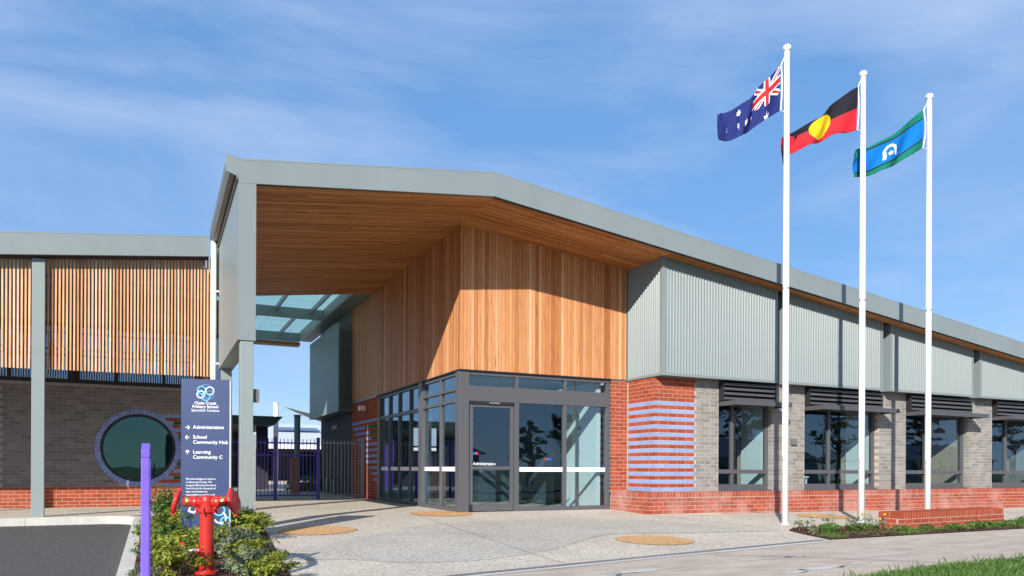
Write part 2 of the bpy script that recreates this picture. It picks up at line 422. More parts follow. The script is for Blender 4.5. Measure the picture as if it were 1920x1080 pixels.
# ------------------------------------------------------------------ building blocks
TOPW = {}
class MB:
    def __init__(s): s.v = []; s.f = []; s.m = []
    def add(s, vs, fs, mi=0):
        o = len(s.v); s.v += [tuple(p) for p in vs]
        for f in fs: s.f.append(tuple(i + o for i in f)); s.m.append(mi)
        return s
    def box(s, x0, x1, y0, y1, z0, z1, mi=0):
        vs = [(x0,y0,z0),(x1,y0,z0),(x1,y1,z0),(x0,y1,z0),(x0,y0,z1),(x1,y0,z1),(x1,y1,z1),(x0,y1,z1)]
        return s.add(vs, [(0,3,2,1),(4,5,6,7),(0,1,5,4),(1,2,6,5),(2,3,7,6),(3,0,4,7)], mi)
    def hexa(s, b, t, mi=0):
        """b, t: four bottom and four top points, counter-clockwise"""
        return s.add(list(b) + list(t), [(0,3,2,1),(4,5,6,7),(0,1,5,4),(1,2,6,5),(2,3,7,6),(3,0,4,7)], mi)
    def tube(s, pts, rs, n=10, mi=0, cap=True):
        pts = [Vector(p) for p in pts]
        if not isinstance(rs, (list, tuple)): rs = [rs] * len(pts)
        o = len(s.v); prev = None
        for i, p in enumerate(pts):
            d = (pts[min(i+1, len(pts)-1)] - pts[max(i-1, 0)]).normalized()
            a = d.orthogonal().normalized() if prev is None else (prev - d * prev.dot(d)).normalized()
            prev = a; b = d.cross(a)
            for k in range(n):
                t = 2*math.pi*k/n
                s.v.append(tuple(p + (a*math.cos(t) + b*math.sin(t))*rs[i]))
        for i in range(len(pts)-1):
            for k in range(n):
                k2 = (k+1) % n
                s.f.append((o+i*n+k, o+i*n+k2, o+(i+1)*n+k2, o+(i+1)*n+k)); s.m.append(mi)
        if cap:
            s.f.append(tuple(o+k for k in reversed(range(n)))); s.m.append(mi)
            e = o+(len(pts)-1)*n
            s.f.append(tuple(e+k for k in range(n))); s.m.append(mi)
        return s
    def lathe(s, prof, n=16, origin=(0,0,0), axis='z', mi=0, caps=True):
        """prof: list of (radius, height)"""
        o = len(s.v)
        for r, h in prof:
            for k in range(n):
                t = 2*math.pi*k/n
                a, b = r*math.cos(t), r*math.sin(t)
                p = {'z': (a,b,h), 'x': (h,a,b), 'y': (b,h,a)}[axis]
                s.v.append((p[0]+origin[0], p[1]+origin[1], p[2]+origin[2]))
        for i in range(len(prof)-1):
            for k in range(n):
                k2 = (k+1) % n
                s.f.append((o+i*n+k, o+i*n+k2, o+(i+1)*n+k2, o+(i+1)*n+k)); s.m.append(mi)
        if not caps: return s
        s.f.append(tuple(o+k for k in reversed(range(n)))); s.m.append(mi)
        e = o+(len(prof)-1)*n
        s.f.append(tuple(e+k for k in range(n))); s.m.append(mi)
        return s
    def build(s, name, mat, parent=None, smooth=False, local=False, bevel=0.0):
        me = bpy.data.meshes.new(name)
        me.from_pydata(s.v, [], s.f)
        mats = mat if isinstance(mat, (list, tuple)) else [mat]
        for m in mats: me.materials.append(MT[m] if isinstance(m, str) else m)
        if len(mats) > 1: me.polygons.foreach_set('material_index', s.m)
        if smooth:
            me.polygons.foreach_set('use_smooth', [True]*len(me.polygons))
        me.update()
        o = bpy.data.objects.new(name, me)
        col.objects.link(o)
        adopt(o, parent, local)
        if bevel:
            b = o.modifiers.new('bevel', 'BEVEL'); b.width = bevel; b.segments = 2; b.limit_method = 'ANGLE'
        if smooth == 'auto':
            pass
        return o

def adopt(o, parent, local=False):
    if parent is None: return
    o.parent = parent
    if parent.name in TOPW and not local:
        o.matrix_parent_inverse = TOPW[parent.name].inverted()

def thing(name, label, cat, loc=(0,0,0), rotz=0.0, group=None):
    o = bpy.data.objects.new(name, None)
    o.empty_display_size = 0.2
    col.objects.link(o)
    o.location = loc; o.rotation_euler = (0, 0, rotz)
    TOPW[o.name] = Matrix.Translation(loc) @ Matrix.Rotation(rotz, 4, 'Z')
    return tag(o, label, cat, group)

def tag(o, label, cat, group=None):
    o['label'] = label; o['category'] = cat
    if group: o['group'] = group
    return o

def struct(o):
    o['kind'] = 'structure'; return o
def stuff(o):
    o['kind'] = 'stuff'; return o

# unit cube shared by all alike pieces
CUBES = {}
def cube(mat):
    if mat not in CUBES:
        b = MB().box(-.5,.5,-.5,.5,-.5,.5)
        me = bpy.data.meshes.new('piece_' + mat)
        me.from_pydata(b.v, [], b.f); me.materials.append(MT[mat]); me.update()
        CUBES[mat] = me
    return CUBES[mat]
def piece(name, mat, parent, loc, scale, rot=(0,0,0)):
    o = bpy.data.objects.new(name, cube(mat))
    col.objects.link(o)
    o.location = loc; o.scale = scale; o.rotation_euler = rot
    o.parent = parent
    return o

# text is made in one batch
TEXTS = []
def text(name, s, size, mat, parent, loc, rot=(R(90),0,0), align='LEFT', bold=0.0, width=1.0):
    cu = bpy.data.curves.new(name + '_curve', 'FONT')
    cu.body = s; cu.size = size; cu.align_x = align; cu.offset = bold; cu.extrude = 0.0006
    cu.space_line = 1.0
    cu.resolution_u = 3
    t = bpy.data.objects.new(name + '_tmp', cu); col.objects.link(t)
    TEXTS.append((t, name, mat, parent, loc, rot, width))
def flush_text():
    dg = bpy.context.evaluated_depsgraph_get()
    dg.update()
    for t, name, mat, parent, loc, rot, width in TEXTS:
        me = bpy.data.meshes.new_from_object(t.evaluated_get(dg))
        me.materials.clear(); me.materials.append(MT[mat])
        o = bpy.data.objects.new(name, me); col.objects.link(o)
        o.parent = parent; o.location = loc; o.rotation_euler = rot; o.scale = (width, 1, 1)
        cu = t.data; bpy.data.objects.remove(t); bpy.data.curves.remove(cu)
    TEXTS.clear()

# ------------------------------------------------------------------ the ground
KX = [(-400,-.06),(-6,-.06),(-3,0),(4,0),(40,-.216),(600,-.216)]
def g(x, y):
    z = 0
    for (a, za), (b, zb) in zip(KX, KX[1:]):
        if a <= x <= b:
            z = za + (zb-za)*(x-a)/(b-a); break
    return z - 0.03*max(0, min(6.5, -y))
def sheet(name, outline, zoff, mat):
    bm = bmesh.new()
    bm.faces.new([bm.verts.new((x, y, 0)) for x, y in outline])
    bmesh.ops.triangulate(bm, faces=bm.faces[:])
    for co, no in [((k,0,0),(1,0,0)) for k in (-6,-3,4,40)] + [((0,k,0),(0,1,0)) for k in (0,-6.5)]:
        bmesh.ops.bisect_plane(bm, geom=bm.verts[:]+bm.edges[:]+bm.faces[:], plane_co=co, plane_no=no)
    for v in bm.verts: v.co.z = g(v.co.x, v.co.y) + zoff
    bmesh.ops.recalc_face_normals(bm, faces=bm.faces[:])
    me = bpy.data.meshes.new(name)
    for f in bm.faces:
        if f.normal.z < 0: f.normal_flip()
    bm.to_mesh(me); bm.free()
    me.materials.append(MT[mat])
    o = bpy.data.objects.new(name, me); col.objects.link(o)
    return o

def smooth_line(pts, n=6):
    r = []
    P = [pts[0]] + list(pts) + [pts[-1]]
    for i in range(1, len(P)-2):
        for k in range(n):
            t = k/n
            a, b, c, d = P[i-1], P[i], P[i+1], P[i+2]
            r.append(tuple(0.5*((2*b[j]) + (-a[j]+c[j])*t + (2*a[j]-5*b[j]+4*c[j]-d[j])*t*t + (-a[j]+3*b[j]-3*c[j]+d[j])*t**3) for j in (0,1)))
    r.append(tuple(pts[-1]))
    return r

b = MB(); b.add([(-900,-900,-.46),(900,-900,-.46),(900,900,-.46),(-900,900,-.46)], [(0,1,2,3)])
struct(b.build('ground', 'terrain'))

PATH_N = [(-5.85,-7.85),(-2.375,-7.11),(.26,-6.575),(3.4,-6.07),(3.8,-6.02),(9.35,-5.68),(14,-5.45),(40,-4.4)]
PATH_S = [(40,-7.1),(9,-8.5),(4.26,-8.74),(2.36,-8.80),(1.19,-8.98),(-5.85,-10.3)]
struct(sheet('concrete_footpath', PATH_N + PATH_S, 0.0, 'conc'))
pave = struct(sheet('paved_forecourt', [(-5.85,2.43),(-14,2.43),(-14,40),(40,40),(40,-4.4),(14,-5.45),(9.35,-5.68),(3.8,-6.02),(3.4,-6.07),(.26,-6.575),(-2.375,-7.11),(-5.85,-7.85)], 0.0, 'pave'))
up = smooth_line([(-4.2,-4.7),(-3.592,-4.0),(-2.87,-3.45),(-1.67,-2.3),(-.279,-1.80),(1.439,-1.72),(2.41,-2.1),(3.2,-2.75),(3.87,-4.15),(4.13,-4.65)])
lo = smooth_line([(3.9,-4.7),(3.2,-4.62),(2.333,-4.56),(1.0,-4.3),(.048,-4.85),(-.929,-5.62),(-2.174,-6.15),(-3.028,-6.0),(-3.585,-5.5),(-4.25,-5.2)])
random.seed(15)
up = [(x+random.gauss(0,.012),y+random.gauss(0,.02)) for x,y in smooth_line(up,4)]; lo = [(x+random.gauss(0,.012),y+random.gauss(0,.02)) for x,y in smooth_line(lo,4)]
struct(sheet('grey_paving_band', up + lo, 0.004, 'paveg'))
def disc(cx, cy, r):
    n = 110
    struct(sheet('paving_disc', [(cx+(r+random.gauss(0,.012))*math.cos(2*math.pi*k/n), cy+(r+random.gauss(0,.012))*math.sin(2*math.pi*k/n)) for k in range(n)], 0.008, 'disc'))
for c in [(-3.33,-2.40,.60),(-.42,.02-.14,.62),(1.12,-5.15,.58),(7.55,-2.62,.60)]: disc(*c)
# saw-cut joints in the paving
def strip(name, pts, wid, zoff, mat):
    a, bb = [], []
    for i, p in enumerate(pts):
        p0 = Vector(pts[max(i-1,0)]); p1 = Vector(pts[min(i+1,len(pts)-1)])
        d = (p1-p0).normalized(); nn = Vector((-d.y, d.x))
        a.append(tuple(Vector(p)+nn*wid/2)); bb.append(tuple(Vector(p)-nn*wid/2))
    return sheet(name, a + bb[::-1], zoff, mat)
struct(strip('paving_joint', [(3.69,-1.5),(3.95,-3.4),(4.15,-4.7)], .012, .012, 'black'))
struct(strip('paving_joint', [(-4.1,-2.9),(-1.2,-3.6),(1.5,-3.5),(4.0,-3.4)], .008, .012, 'grate'))
struct(strip('paving_joint', [(-1.0,0.3),(-1.2,-3.6),(-1.35,-6.8)], .008, .0122, 'grate'))
DR = [(-5.85,-7.80),(-2.375,-7.06),(.26,-6.525),(3.4,-6.0),(3.72,-5.97)]
struct(strip('drain_grate', DR, .11, .006, 'grate'))
struct(strip('drain_edging', [(x, y-.12) for x, y in DR], .12, .005, 'concl'))
# scuffed pale paint patches on the footpath
random.seed(5)
for (x0,y0,x1,y1,wd) in [(2.14,-7.754,3.44,-7.617,.06),(.755,-7.385,1.75,-7.27,.05)]:
    struct(strip('path_marking', [(x0,y0),((x0+x1)/2,(y0+y1)/2+.01),(x1,y1)], wd, .004, 'concl'))
for (cx,cy,a,bq) in [(1.15,-8.25,.42,.09),(.55,-8.40,.28,.05),(-.9,-7.62,.5,.07),(-1.55,-7.8,.35,.05),(1.72,-7.30,.2,.05),(1.9,-8.12,.26,.04)]:
    n = 26
    pts = []
    for k in range(n):
        t = 2*math.pi*k/n; q = random.uniform(.55,1.2)
        pts.append((cx+a*q*math.cos(t), cy+bq*q*math.sin(t)+.12*a*math.cos(t)))
    struct(sheet('path_patch', pts, .004, 'concl'))
struct(strip('path_joint', [(.9,-6.75),(1.9,-7.5),(3.0,-8.7)], .016, .009, 'grate'))
struct(sheet('lawn', [(x, y+.02) for x, y in PATH_S] + [(-5.85,-16),(40,-16)], 0.012, 'lawn'))
struct(sheet('car_park', [(-6.03,-30),(-6.03,1.6),(-6.1,1.85),(-6.3,2.07),(-6.55,2.16),(-40,2.16),(-40,-30)], -.14, 'asphalt'))
struct(sheet('street', [(-60,-22.1),(-60,-29),(140,-29),(140,-22.1)], -.07, 'asphalt'))
BED = [(-5.84,1.55),(-4.75,1.35),(-4.30,.7),(-4.02,-.66),(-4.13,-2.84),(-4.30,-5.05),(-4.43,-7.42),(-5.84,-7.72)]
struct(sheet('planting_bed', BED, .016, 'mulch'))
BED2 = [(3.85,-5.98),(4.05,-5.3),(4.25,-4.75),(4.7,-4.45),(5.6,-4.38),(6.42,-4.78),(9.85,-4.52),(11,-4.5),(15,-4.5),(15,-5.36),(9.35,-5.64)]
struct(sheet('flower_bed', BED2, .016, 'mulch'))

# kerb stones
kp = [(-12.2,2.29),(-11.3,2.29),(-10.4,2.29),(-9.5,2.29),(-8.6,2.29),(-7.85,2.29),(-7.0,2.29),(-6.5,2.28),(-6.2,2.17),(-6.02,1.98),(-5.94,1.7),(-5.935,.9),(-5.935,-.1),(-5.935,-1.1),(-5.935,-2.1),(-5.935,-3.1),(-5.935,-4.1),(-5.935,-5.1),(-5.935,-6.1),(-5.935,-7.1),(-5.935,-8.1)]
kerb = bpy.data.objects.new('kerb', None); col.objects.link(kerb); struct(kerb)
for i, (p, q) in enumerate(zip(kp, kp[1:])):
    p, q = Vector(p), Vector(q)
    def off(k, s):
        a = Vector(kp[max(k-1,0)]); c = Vector(kp[min(k+1,len(kp)-1)])
        d = (c-a).normalized(); return Vector(kp[k]) + Vector((-d.y, d.x))*s
    o0, o1, i0, i1 = off(i,.09), off(i+1,.09), off(i,-.09), off(i+1,-.09)
    s = (q-p).normalized()*(.003 if (q-p).length > .6 else 0)
    m_ = MB()
    def P(v, z): return (v.x, v.y, z)
    t0, t1 = g(*p)+.012, g(*q)+.012
    # left end ramps down to the driveway
    if p.x < -7.7: t0 -= .02*min(1, (-7.7-p.x)); 
    if q.x < -7.7: t1 -= .02*min(1, (-7.7-q.x))
    ins0 = i0.lerp(o0,.12); ins1 = i1.lerp(o1,.12)
    m_.hexa([P(i0+s,-.45),P(i1-s,-.45),P(o1-s,-.45),P(o0+s,-.45)], [P(ins0+s,t0-.004),P(ins1-s,t1-.004),P(o1-s,t1),P(o0+s,t0)])
    m_.build('kerb_stone', 'concl', kerb)

# ------------------------------------------------------------------ brick laying
BH, BL, JT = .086, .24, .011
class Wall:
    """a brick face: origin, run direction angle (about z), outward normal; pieces go under parent"""
    def __init__(s, o, ang, parent):
        s.o = Vector(o); s.ang = ang; s.parent = parent
        s.u = Vector((math.cos(ang), math.sin(ang), 0)); s.n = Vector((math.sin(ang), -math.cos(ang), 0))
    def put(s, name, mat, a0, a1, z0, z1, depth=.06, proud=0.0):
        c = s.o + s.u*((a0+a1)/2) + s.n*(proud - depth/2)
        c.z = (z0+z1)/2
        j = random.uniform(-.0012,.0012)
        return piece(name, mat, s.parent, c + s.n*j, (a1-a0, depth, z1-z0), (0,0,s.ang))
    def field(s, a0, a1, z0, rows, pick, skip=None, depth=.06, hlf=0.0):
        for r in range(rows):
            zb = z0 + r*BH; zt = zb + BH - JT
            x = a0 - (BL/2 if r % 2 else 0) - hlf
            while x < a1 - .02:
                p, q = max(x, a0), min(x+BL-JT, a1)
                x += BL
                if q-p < .03: continue
                spans = skip(p, q, zb, zt) if skip else [(p, q)]
                for (p2, q2) in spans:
                    if q2-p2 < .025: continue
                    mt = pick((p2+q2)/2, r)
                    if mt: s.put('brick', mt, p2, q2, zb, zt, depth)

# ------------------------------------------------------------------ roof lines of the main building
def zs(x): return 5.946 - .1175*x if x > 0 else 5.946 + .121*x
def zt(x): return 6.37 - .118*x if x > 0 else 6.37 + .127*x
XR = 19.5

bld = thing('school_building', 'grey and timber school building with folded portal roof, glazed corner entrance and brick window wing', 'building', (4, 1, 0))

# roof body and fascia
m_ = MB()
def slab(mb, xs, y0, y1, lo_, hi_):
    for a, c in zip(xs, xs[1:]):
        mb.hexa([(a,y0,lo_(a)),(c,y0,lo_(c)),(c,y1,lo_(c)),(a,y1,lo_(a))], [(a,y0,hi_(a)),(c,y0,hi_(c)),(c,y1,hi_(c)),(a,y1,hi_(a))])
slab(m_, [-4.46,0], -1.70, 6.8, lambda x: zs(x)+.035, lambda x: zt(x)-.02)
slab(m_, [0,XR], -1.70, 12, lambda x: zs(x)+.035, lambda x: zt(x)-.02)
roof = m_.build('roof', 'steel', bld)
seams = [-4.47, 0, 4.9, 9.8, 14.7, XR]
for a, c in zip(seams, seams[1:]):
    m_ = MB()
    a2, c2 = a+(.0015 if a > 0 else 0), c-(.0015 if c > 0 else 0)
    slab(m_, [a2,c2], -1.745, -1.70, lambda x: zs(x) if x > -4.2 else zs(-4.2), zt)
    fo = m_.build('fascia', 'steel', bld)
m_ = MB()
slab(m_, [-4.47,0,XR], -1.7475, -1.66, lambda x: zt(x), lambda x: zt(x)+.025)
m_.build('roof_capping', 'trim', bld)
m_ = MB()
slab(m_, [0,XR], -1.70, -1.685, lambda x: zs(x)-.02, lambda x: zs(x)+.03)
m_.build('drip_edge', 'black', bld)

# portal leg (left side wall of the porch), its lower posts, gutter and downpipe
m_ = MB()
m_.hexa([(-4.47,-1.742,2.945),(-4.20,-1.742,2.945),(-4.20,2.35,2.945),(-4.47,2.35,2.945)],
        [(-4.47,-1.742,zs(-4.2)+.06),(-4.20,-1.742,zs(-4.2)+.06),(-4.20,2.35,zs(-4.2)+.06),(-4.47,2.35,zs(-4.2)+.06)])
leg = m_.build('portal_side_wall', 'steel', bld)
MB().box(-4.474,-4.4702,-1.742,2.35,2.945,2.975).build('edge_trim', 'trim', leg)
MB().box(-4.43,-4.23,-1.72,-1.52,-.3,2.942).build('portal_post', 'steel2', bld, bevel=.006)
MB().box(-4.43,-4.23,2.08,2.30,-.3,2.942).build('portal_post', 'steel2', bld, bevel=.006)
MB().box(-4.228,-4.13,-1.66,-1.54,1.97,2.18).build('post_speaker','gutter',bld)
MB().box(-4.232,-4.19,-1.74,-1.50,-.3,1.45).build('post_sleeve', 'galv', bld)
m_ = MB()
gp = [(-4.475,5.60),(-4.53,5.58),(-4.60,5.60),(-4.645,5.70),(-4.645,5.84),(-4.615,5.84),(-4.615,5.72),(-4.58,5.64),(-4.475,5.63)]
n_ = len(gp)
for y in (-1.73, 2.42):
    m_.v += [(x, y, z) for x, z in gp]
for k in range(n_):
    k2 = (k+1) % n_
    m_.f.append((k, k2, n_+k2, n_+k)); m_.m.append(0)
m_.f.append(tuple(range(n_))); m_.f.append(tuple(reversed(range(n_, 2*n_)))); m_.m += [0,0]
m_.build('gutter', 'gutter', bld)
m_ = MB()
m_.hexa([(-4.50,-1.74,5.50),(-4.474,-1.74,5.50),(-4.474,2.4,5.50),(-4.50,2.4,5.50)], [(-4.50,-1.74,5.62),(-4.474,-1.74,5.62),(-4.474,2.4,5.62),(-4.50,2.4,5.62)])
m_.build('gutter_board', 'gutter', bld)
m_ = MB()
m_.add([(-4.66,-1.745,5.87),(-4.66,-1.745,5.60),(-4.47,-1.745,5.54),(-4.47,-1.745,5.84),(-4.66,-1.73,5.87),(-4.66,-1.73,5.60),(-4.47,-1.73,5.54),(-4.47,-1.73,5.84)],
       [(0,1,2,3),(7,6,5,4),(0,4,5,1),(1,5,6,2),(2,6,7,3),(3,7,4,0)])
m_.build('gutter_stop_end', 'steel', bld)
dp = MB().tube([(-4.57,2.32,5.60),(-4.57,2.32,-.2)], .058, 16).build('downpipe', 'cream', bld, smooth=True)
for z in (4.55, 3.05):
    MB().box(-4.64,-4.47,2.28,2.34,z,z+.035).build('pipe_clip', 'white', dp)

# soffit backing and boards
m_ = MB(); slab(m_, [-4.2,0], -1.69, 6.79, lambda x: zs(x)+.022, lambda x: zs(x)+.03)
sof = m_.build('soffit', 'timber_back', bld)
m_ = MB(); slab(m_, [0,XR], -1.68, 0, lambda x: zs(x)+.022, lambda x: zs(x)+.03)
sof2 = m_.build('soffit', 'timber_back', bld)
random.seed(21)
def soffit_boards(parent, x0, x1, y0, y1, pitch, slope, lens):
    y = y0
    while y < y1-.01:
        x = x0
        first = True
        while x < x1-.05:
            ln = random.uniform(*lens)*(random.uniform(.3,1) if first else 1); first = False
            e = min(x1, x+ln)
            if x1-e < .5: e = x1
            xm = (x+e)/2
            piece('board', 'timber_h', parent, (xm, y+pitch/2, zs(xm)+.010+random.uniform(-.002,.002)), ((e-x-.003)/math.cos(math.atan(slope)), pitch-.009, .02), (0, -math.atan(slope), 0))
            x = e
        y += pitch
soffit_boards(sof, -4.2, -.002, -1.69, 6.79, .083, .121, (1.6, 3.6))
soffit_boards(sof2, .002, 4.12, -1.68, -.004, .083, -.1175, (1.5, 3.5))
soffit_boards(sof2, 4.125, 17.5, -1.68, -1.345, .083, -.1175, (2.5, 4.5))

# timber walls of the upper storey
tw = MB().box(.022,4.12,.022,.30,2.955,zs(4.2)+.02).build('timber_wall', 'timber_back', bld)
random.seed(3)
x = 0.0
while x < 4.10:
    wd = .0795
    e = min(x+wd, 4.115)
    xm = (x+e)/2
    hz = zs(xm)+.012
    piece('board', 'timber_v', tw, (xm, .011+random.uniform(-.0025,.0015), (2.965+hz)/2), (e-x-.0065, .022, hz-2.965))
    x = e
tw2 = MB().box(.022,.30,.31,9.36,2.955,5.94).build('timber_wall', 'timber_back', bld)
y = 0.024
while y < 9.35:
    e = min(y+.0795, 9.36)
    piece('board', 'timber_v', tw2, (.011+random.uniform(-.0015,.0025), (y+e)/2, (2.965+5.955)/2), (.022, e-y-.0065, 5.955-2.965))
    y = e
MB().box(-.012,3.70,-.012,.06,2.935,2.962).build('flashing', 'black', bld)
MB().box(-.014,.06,.062,6.34,2.935,2.963).build('flashing', 'black', bld)
MB().box(3.70,4.13,-.012,.06,2.935,2.962).build('flashing', 'frame', bld)
MB().box(-.03,.06,6.342,9.36,2.93,2.985).build('flashing', 'trim', bld)

# ------------------------------------------------------------------ corner entrance glazing
GB = .0     # floor level
eg = MB()
eg.box(0.0,.225,.02,.24,GB-.1,2.935)                                   # corner post
eg.box(.225,3.68,.03,.13,2.865,2.932)                                   # head
eg.box(.225,3.68,.025,.13,2.32,2.64)                                    # deep transom over the doors
eg.box(1.275,1.385,.03,.13,GB-.1,2.318)
eg.box(2.475,2.555,.03,.13,GB-.1,2.318)
eg.box(3.585,3.688,.03,.13,GB-.1,2.318)
for a in (1.30,2.49,3.60): eg.box(a,a+.07,.03,.13,2.642,2.863)
eg.box(1.387,2.473,.03,.13,GB-.1,.09); eg.box(2.557,3.583,.03,.13,GB-.1,.09)
ent = eg.build('entrance_glazing', 'frame', bld, bevel=.004)
def pane(parent, p, q, r_, s_, mat='glass'):
    mb = MB(); mb.add([p,q,r_,s_], [(0,1,2,3)]); return mb.build('pane', mat, parent)
def paneE(x0,x1,z0,z1,parent,y=.08): return pane(parent,(x0,y,z0),(x1,y,z0),(x1,y,z1),(x0,y,z1))
for x0,x1 in ((.225,1.30),(1.37,2.49),(2.56,3.60)): paneE(x0,x1,2.642,2.863,ent)
for x0,x1 in ((1.387,2.473),(2.557,3.583)):
    paneE(x0,x1,.092,2.318,ent)
    MB().box(x0,x1,.070,.076,.85,.945).build('safety_band','band',ent)
door = MB()
door.box(.25,.325,.05,.11,.02,2.26); door.box(1.19,1.265,.05,.11,.02,2.26)
door.box(.327,1.188,.05,.11,2.20,2.26); door.box(.327,1.188,.05,.11,.02,.16); door.box(.327,1.188,.045,.105,.895,.955)
dr = door.build('entrance_door', 'frame', bld, bevel=.003)
paneE(.327,1.188,.16,.895,dr); paneE(.327,1.188,.955,2.20,dr)
MB().box(.24,1.26,.02,.13,2.262,2.316).build('door_operator', 'black', dr)
MB().box(.68,.92,-.005,.02,2.27,2.31).build('door_sensor', 'gutter', dr)
MB().box(.24,.30,.03,.05,.02,.16).build('door_foot', 'black', dr)
text('door_lettering', 'Administration', .085, 'letter', dr, (.335,.066,.985), bold=.001)
MB().box(.29,.40,.064,.068,1.20,1.25).build('door_sticker', 'f_blue', dr)
MB().box(.40,.45,.064,.068,1.20,1.26).build('door_sticker', 'f_red', dr)
MB().box(2.03,2.08,.064,.068,1.10,1.15).build('window_sticker', 'f_red', ent)
MB().box(2.08,2.19,.064,.068,1.10,1.14).build('window_sticker', 'f_blue', ent)

# glazing on the side wall
sg = MB()
def frY(y0,y1,z0,z1,mb,x0=.03,x1=.13): mb.box(x0,x1,y0,y1,z0,z1)
frY(.242,2.40,2.865,2.932,sg)
for y0,y1 in ((.245,.28),(1.22,1.29)):
    for za,zb in ((.09,2.30),(2.36,2.54),(2.60,2.863)): frY(y0,y1,za,zb,sg)
frY(.245,2.40,2.30,2.358,sg,.028); frY(.245,2.40,2.542,2.598,sg,.028); frY(.245,2.40,-.1,.088,sg)
frY(2.402,2.66,-.1,2.932,sg,-.005,.24)
sglz = sg.build('side_glazing', 'frame', bld, bevel=.003)
def paneY(y0,y1,z0,z1,parent,x=.08,mat='glass'): return pane(parent,(x,y1,z0),(x,y0,z0),(x,y0,z1),(x,y1,z1),mat)
for y0,y1 in ((.28,1.22),(1.29,2.40)):
    for z0,z1 in ((.09,2.30),(2.36,2.54),(2.60,2.863)): paneY(y0,y1,z0,z1,sglz)
    MB().box(.070,.076,y0,y1,.85,.945).build('safety_band','band',sglz)
sg = MB()
frY(2.662,6.34,2.865,2.932,sg,.06,.16); frY(2.662,6.34,2.27,2.36,sg,.06,.16); frY(2.662,6.34,-.1,.10,sg,.06,.16)
vs = [(2.662,2.72),(3.52,3.58),(4.46,4.52),(5.33,5.42),(6.26,6.34)]
for y0,y1 in vs:
    frY(y0,y1,.102,2.268,sg,.06,.16); frY(y0,y1,2.362,2.863,sg,.06,.16)
sgl2 = sg.build('side_glazing', 'frame', bld, bevel=.003)
for (a,b1),(c,d) in zip(vs,vs[1:]):
    paneY(b1,c,.102,2.268,sgl2,.11); paneY(b1,c,2.362,2.863,sgl2,.11)
    MB().box(.100,.106,b1,c,.85,.945).build('safety_band','band',sgl2)
MB().box(.02,.06,5.44,5.50,1.0,1.06).build('door_handle','galv',sgl2)

# side brick wall with its climbing blue and green stripes: too foreshortened to pick bricks apart, joined
sw = MB().box(.010,.30,6.345,9.36,-.3,2.925).build('side_brick_wall', 'mortar', bld)
mb = MB()
random.seed(9)
for r in range(35):
    z0 = -.06 + r*BH
    y = 6.35 - (BL/2 if r % 2 else 0)
    while y < 9.35:
        a, c = max(y,6.35), min(y+BL-JT,9.355); y += BL
        if c-a < .03: continue
        mi = 0; ym = (a+c)/2
        k = (27-r)
        if k >= 0 and k % 2 == 0 and k <= 20:
            left = 9.3 - k*.125
            if ym < left: mi = 2 if (k in (2,4,6) and ym < 7.6-.15*(k-2)) else 1
        mb.box(0,.05,a,c,z0,z0+BH-JT,mi)
stuff(mb.build('brick_courses', ['red','blue','green'], sw))
fl = MB(); fl.box(-.20,-.02,7.50,7.74,2.62,2.76); fl.box(-.02,0,7.58,7.68,2.64,2.74)
fo = fl.build('flood_light', 'cream', bld, bevel=.012)

# ------------------------------------------------------------------ inside the entrance
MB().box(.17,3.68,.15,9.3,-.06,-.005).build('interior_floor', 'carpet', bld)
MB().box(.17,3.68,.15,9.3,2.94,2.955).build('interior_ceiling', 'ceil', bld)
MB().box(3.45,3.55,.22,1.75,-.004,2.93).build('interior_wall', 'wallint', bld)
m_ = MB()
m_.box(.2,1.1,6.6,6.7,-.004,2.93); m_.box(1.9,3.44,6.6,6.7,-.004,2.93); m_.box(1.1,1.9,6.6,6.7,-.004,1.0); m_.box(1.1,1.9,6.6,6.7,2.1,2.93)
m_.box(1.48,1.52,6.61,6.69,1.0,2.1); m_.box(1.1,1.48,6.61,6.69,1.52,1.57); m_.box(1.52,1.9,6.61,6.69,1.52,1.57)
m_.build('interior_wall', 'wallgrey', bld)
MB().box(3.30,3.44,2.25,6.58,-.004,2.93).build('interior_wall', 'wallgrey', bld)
MB().box(2.2,3.2,4.2,4.75,-.003,1.05).build('reception_desk', 'wallgrey', bld)
MB().box(2.15,3.25,4.15,4.8,1.051,1.09).build('desk_top', 'wallgrey', bld)
m_ = MB(); m_.box(.6,1.2,3.9,4.3,-.003,.85); m_.box(.55,1.25,3.85,4.35,.851,.88)
m_.build('display_table', 'orange', bld)

# ------------------------------------------------------------------ entrance pier, striped brick corner, base wall, piers
random.seed(31)
ep = MB().box(3.69,4.12,.004,.30,.40,2.925).build('entrance_pier', 'mortar', bld)
W = Wall((3.69,0,0), 0, ep)
W.field(0,.435,.432,29,lambda a,r:'red')
stp = MB().box(4.134,5.215,-1.056,.30,.42,2.925).build('striped_brick_wall', 'mortar', bld)
def stripe(a, r): return 'blue' if (r % 2 == 0 and r <= 22) else 'red'
Wall((4.13,-1.06,0), 0, stp).field(0.0,1.085,.432,29,stripe)
Wall((4.13,-.02,0), -math.pi/2, stp).field(0.03,1.038,.432,29,stripe,hlf=.05)
bs = MB().box(3.694,XR,-1.486,.02,-.4,.312).build('base_wall', 'mortar', bld)
MB().box(3.693,XR,-1.4868,-1.0,.3122,.4215).build('ledge_mortar', 'mortar', bs)
WB = Wall((3.69,-1.49,0), 0, bs)
def bpick(a, r):
    if a > 13.6: return None
    if r == 0 and g(3.69+a,-1.5) > -.055: return None
    return 'redbloom'
WB.field(0,13.6,.312-5*BH,5,bpick)
x = 0.0
while x < 13.6:
    WB.put('rowlock_brick','redbloom',x,x+.076,.316,.424,.40); x += .086
WR = Wall((3.69,-.004,0), -math.pi/2, bs)
WR.field(0,1.486-.065,.312-4*BH,4,lambda a,r:'redbloom')
y = 0
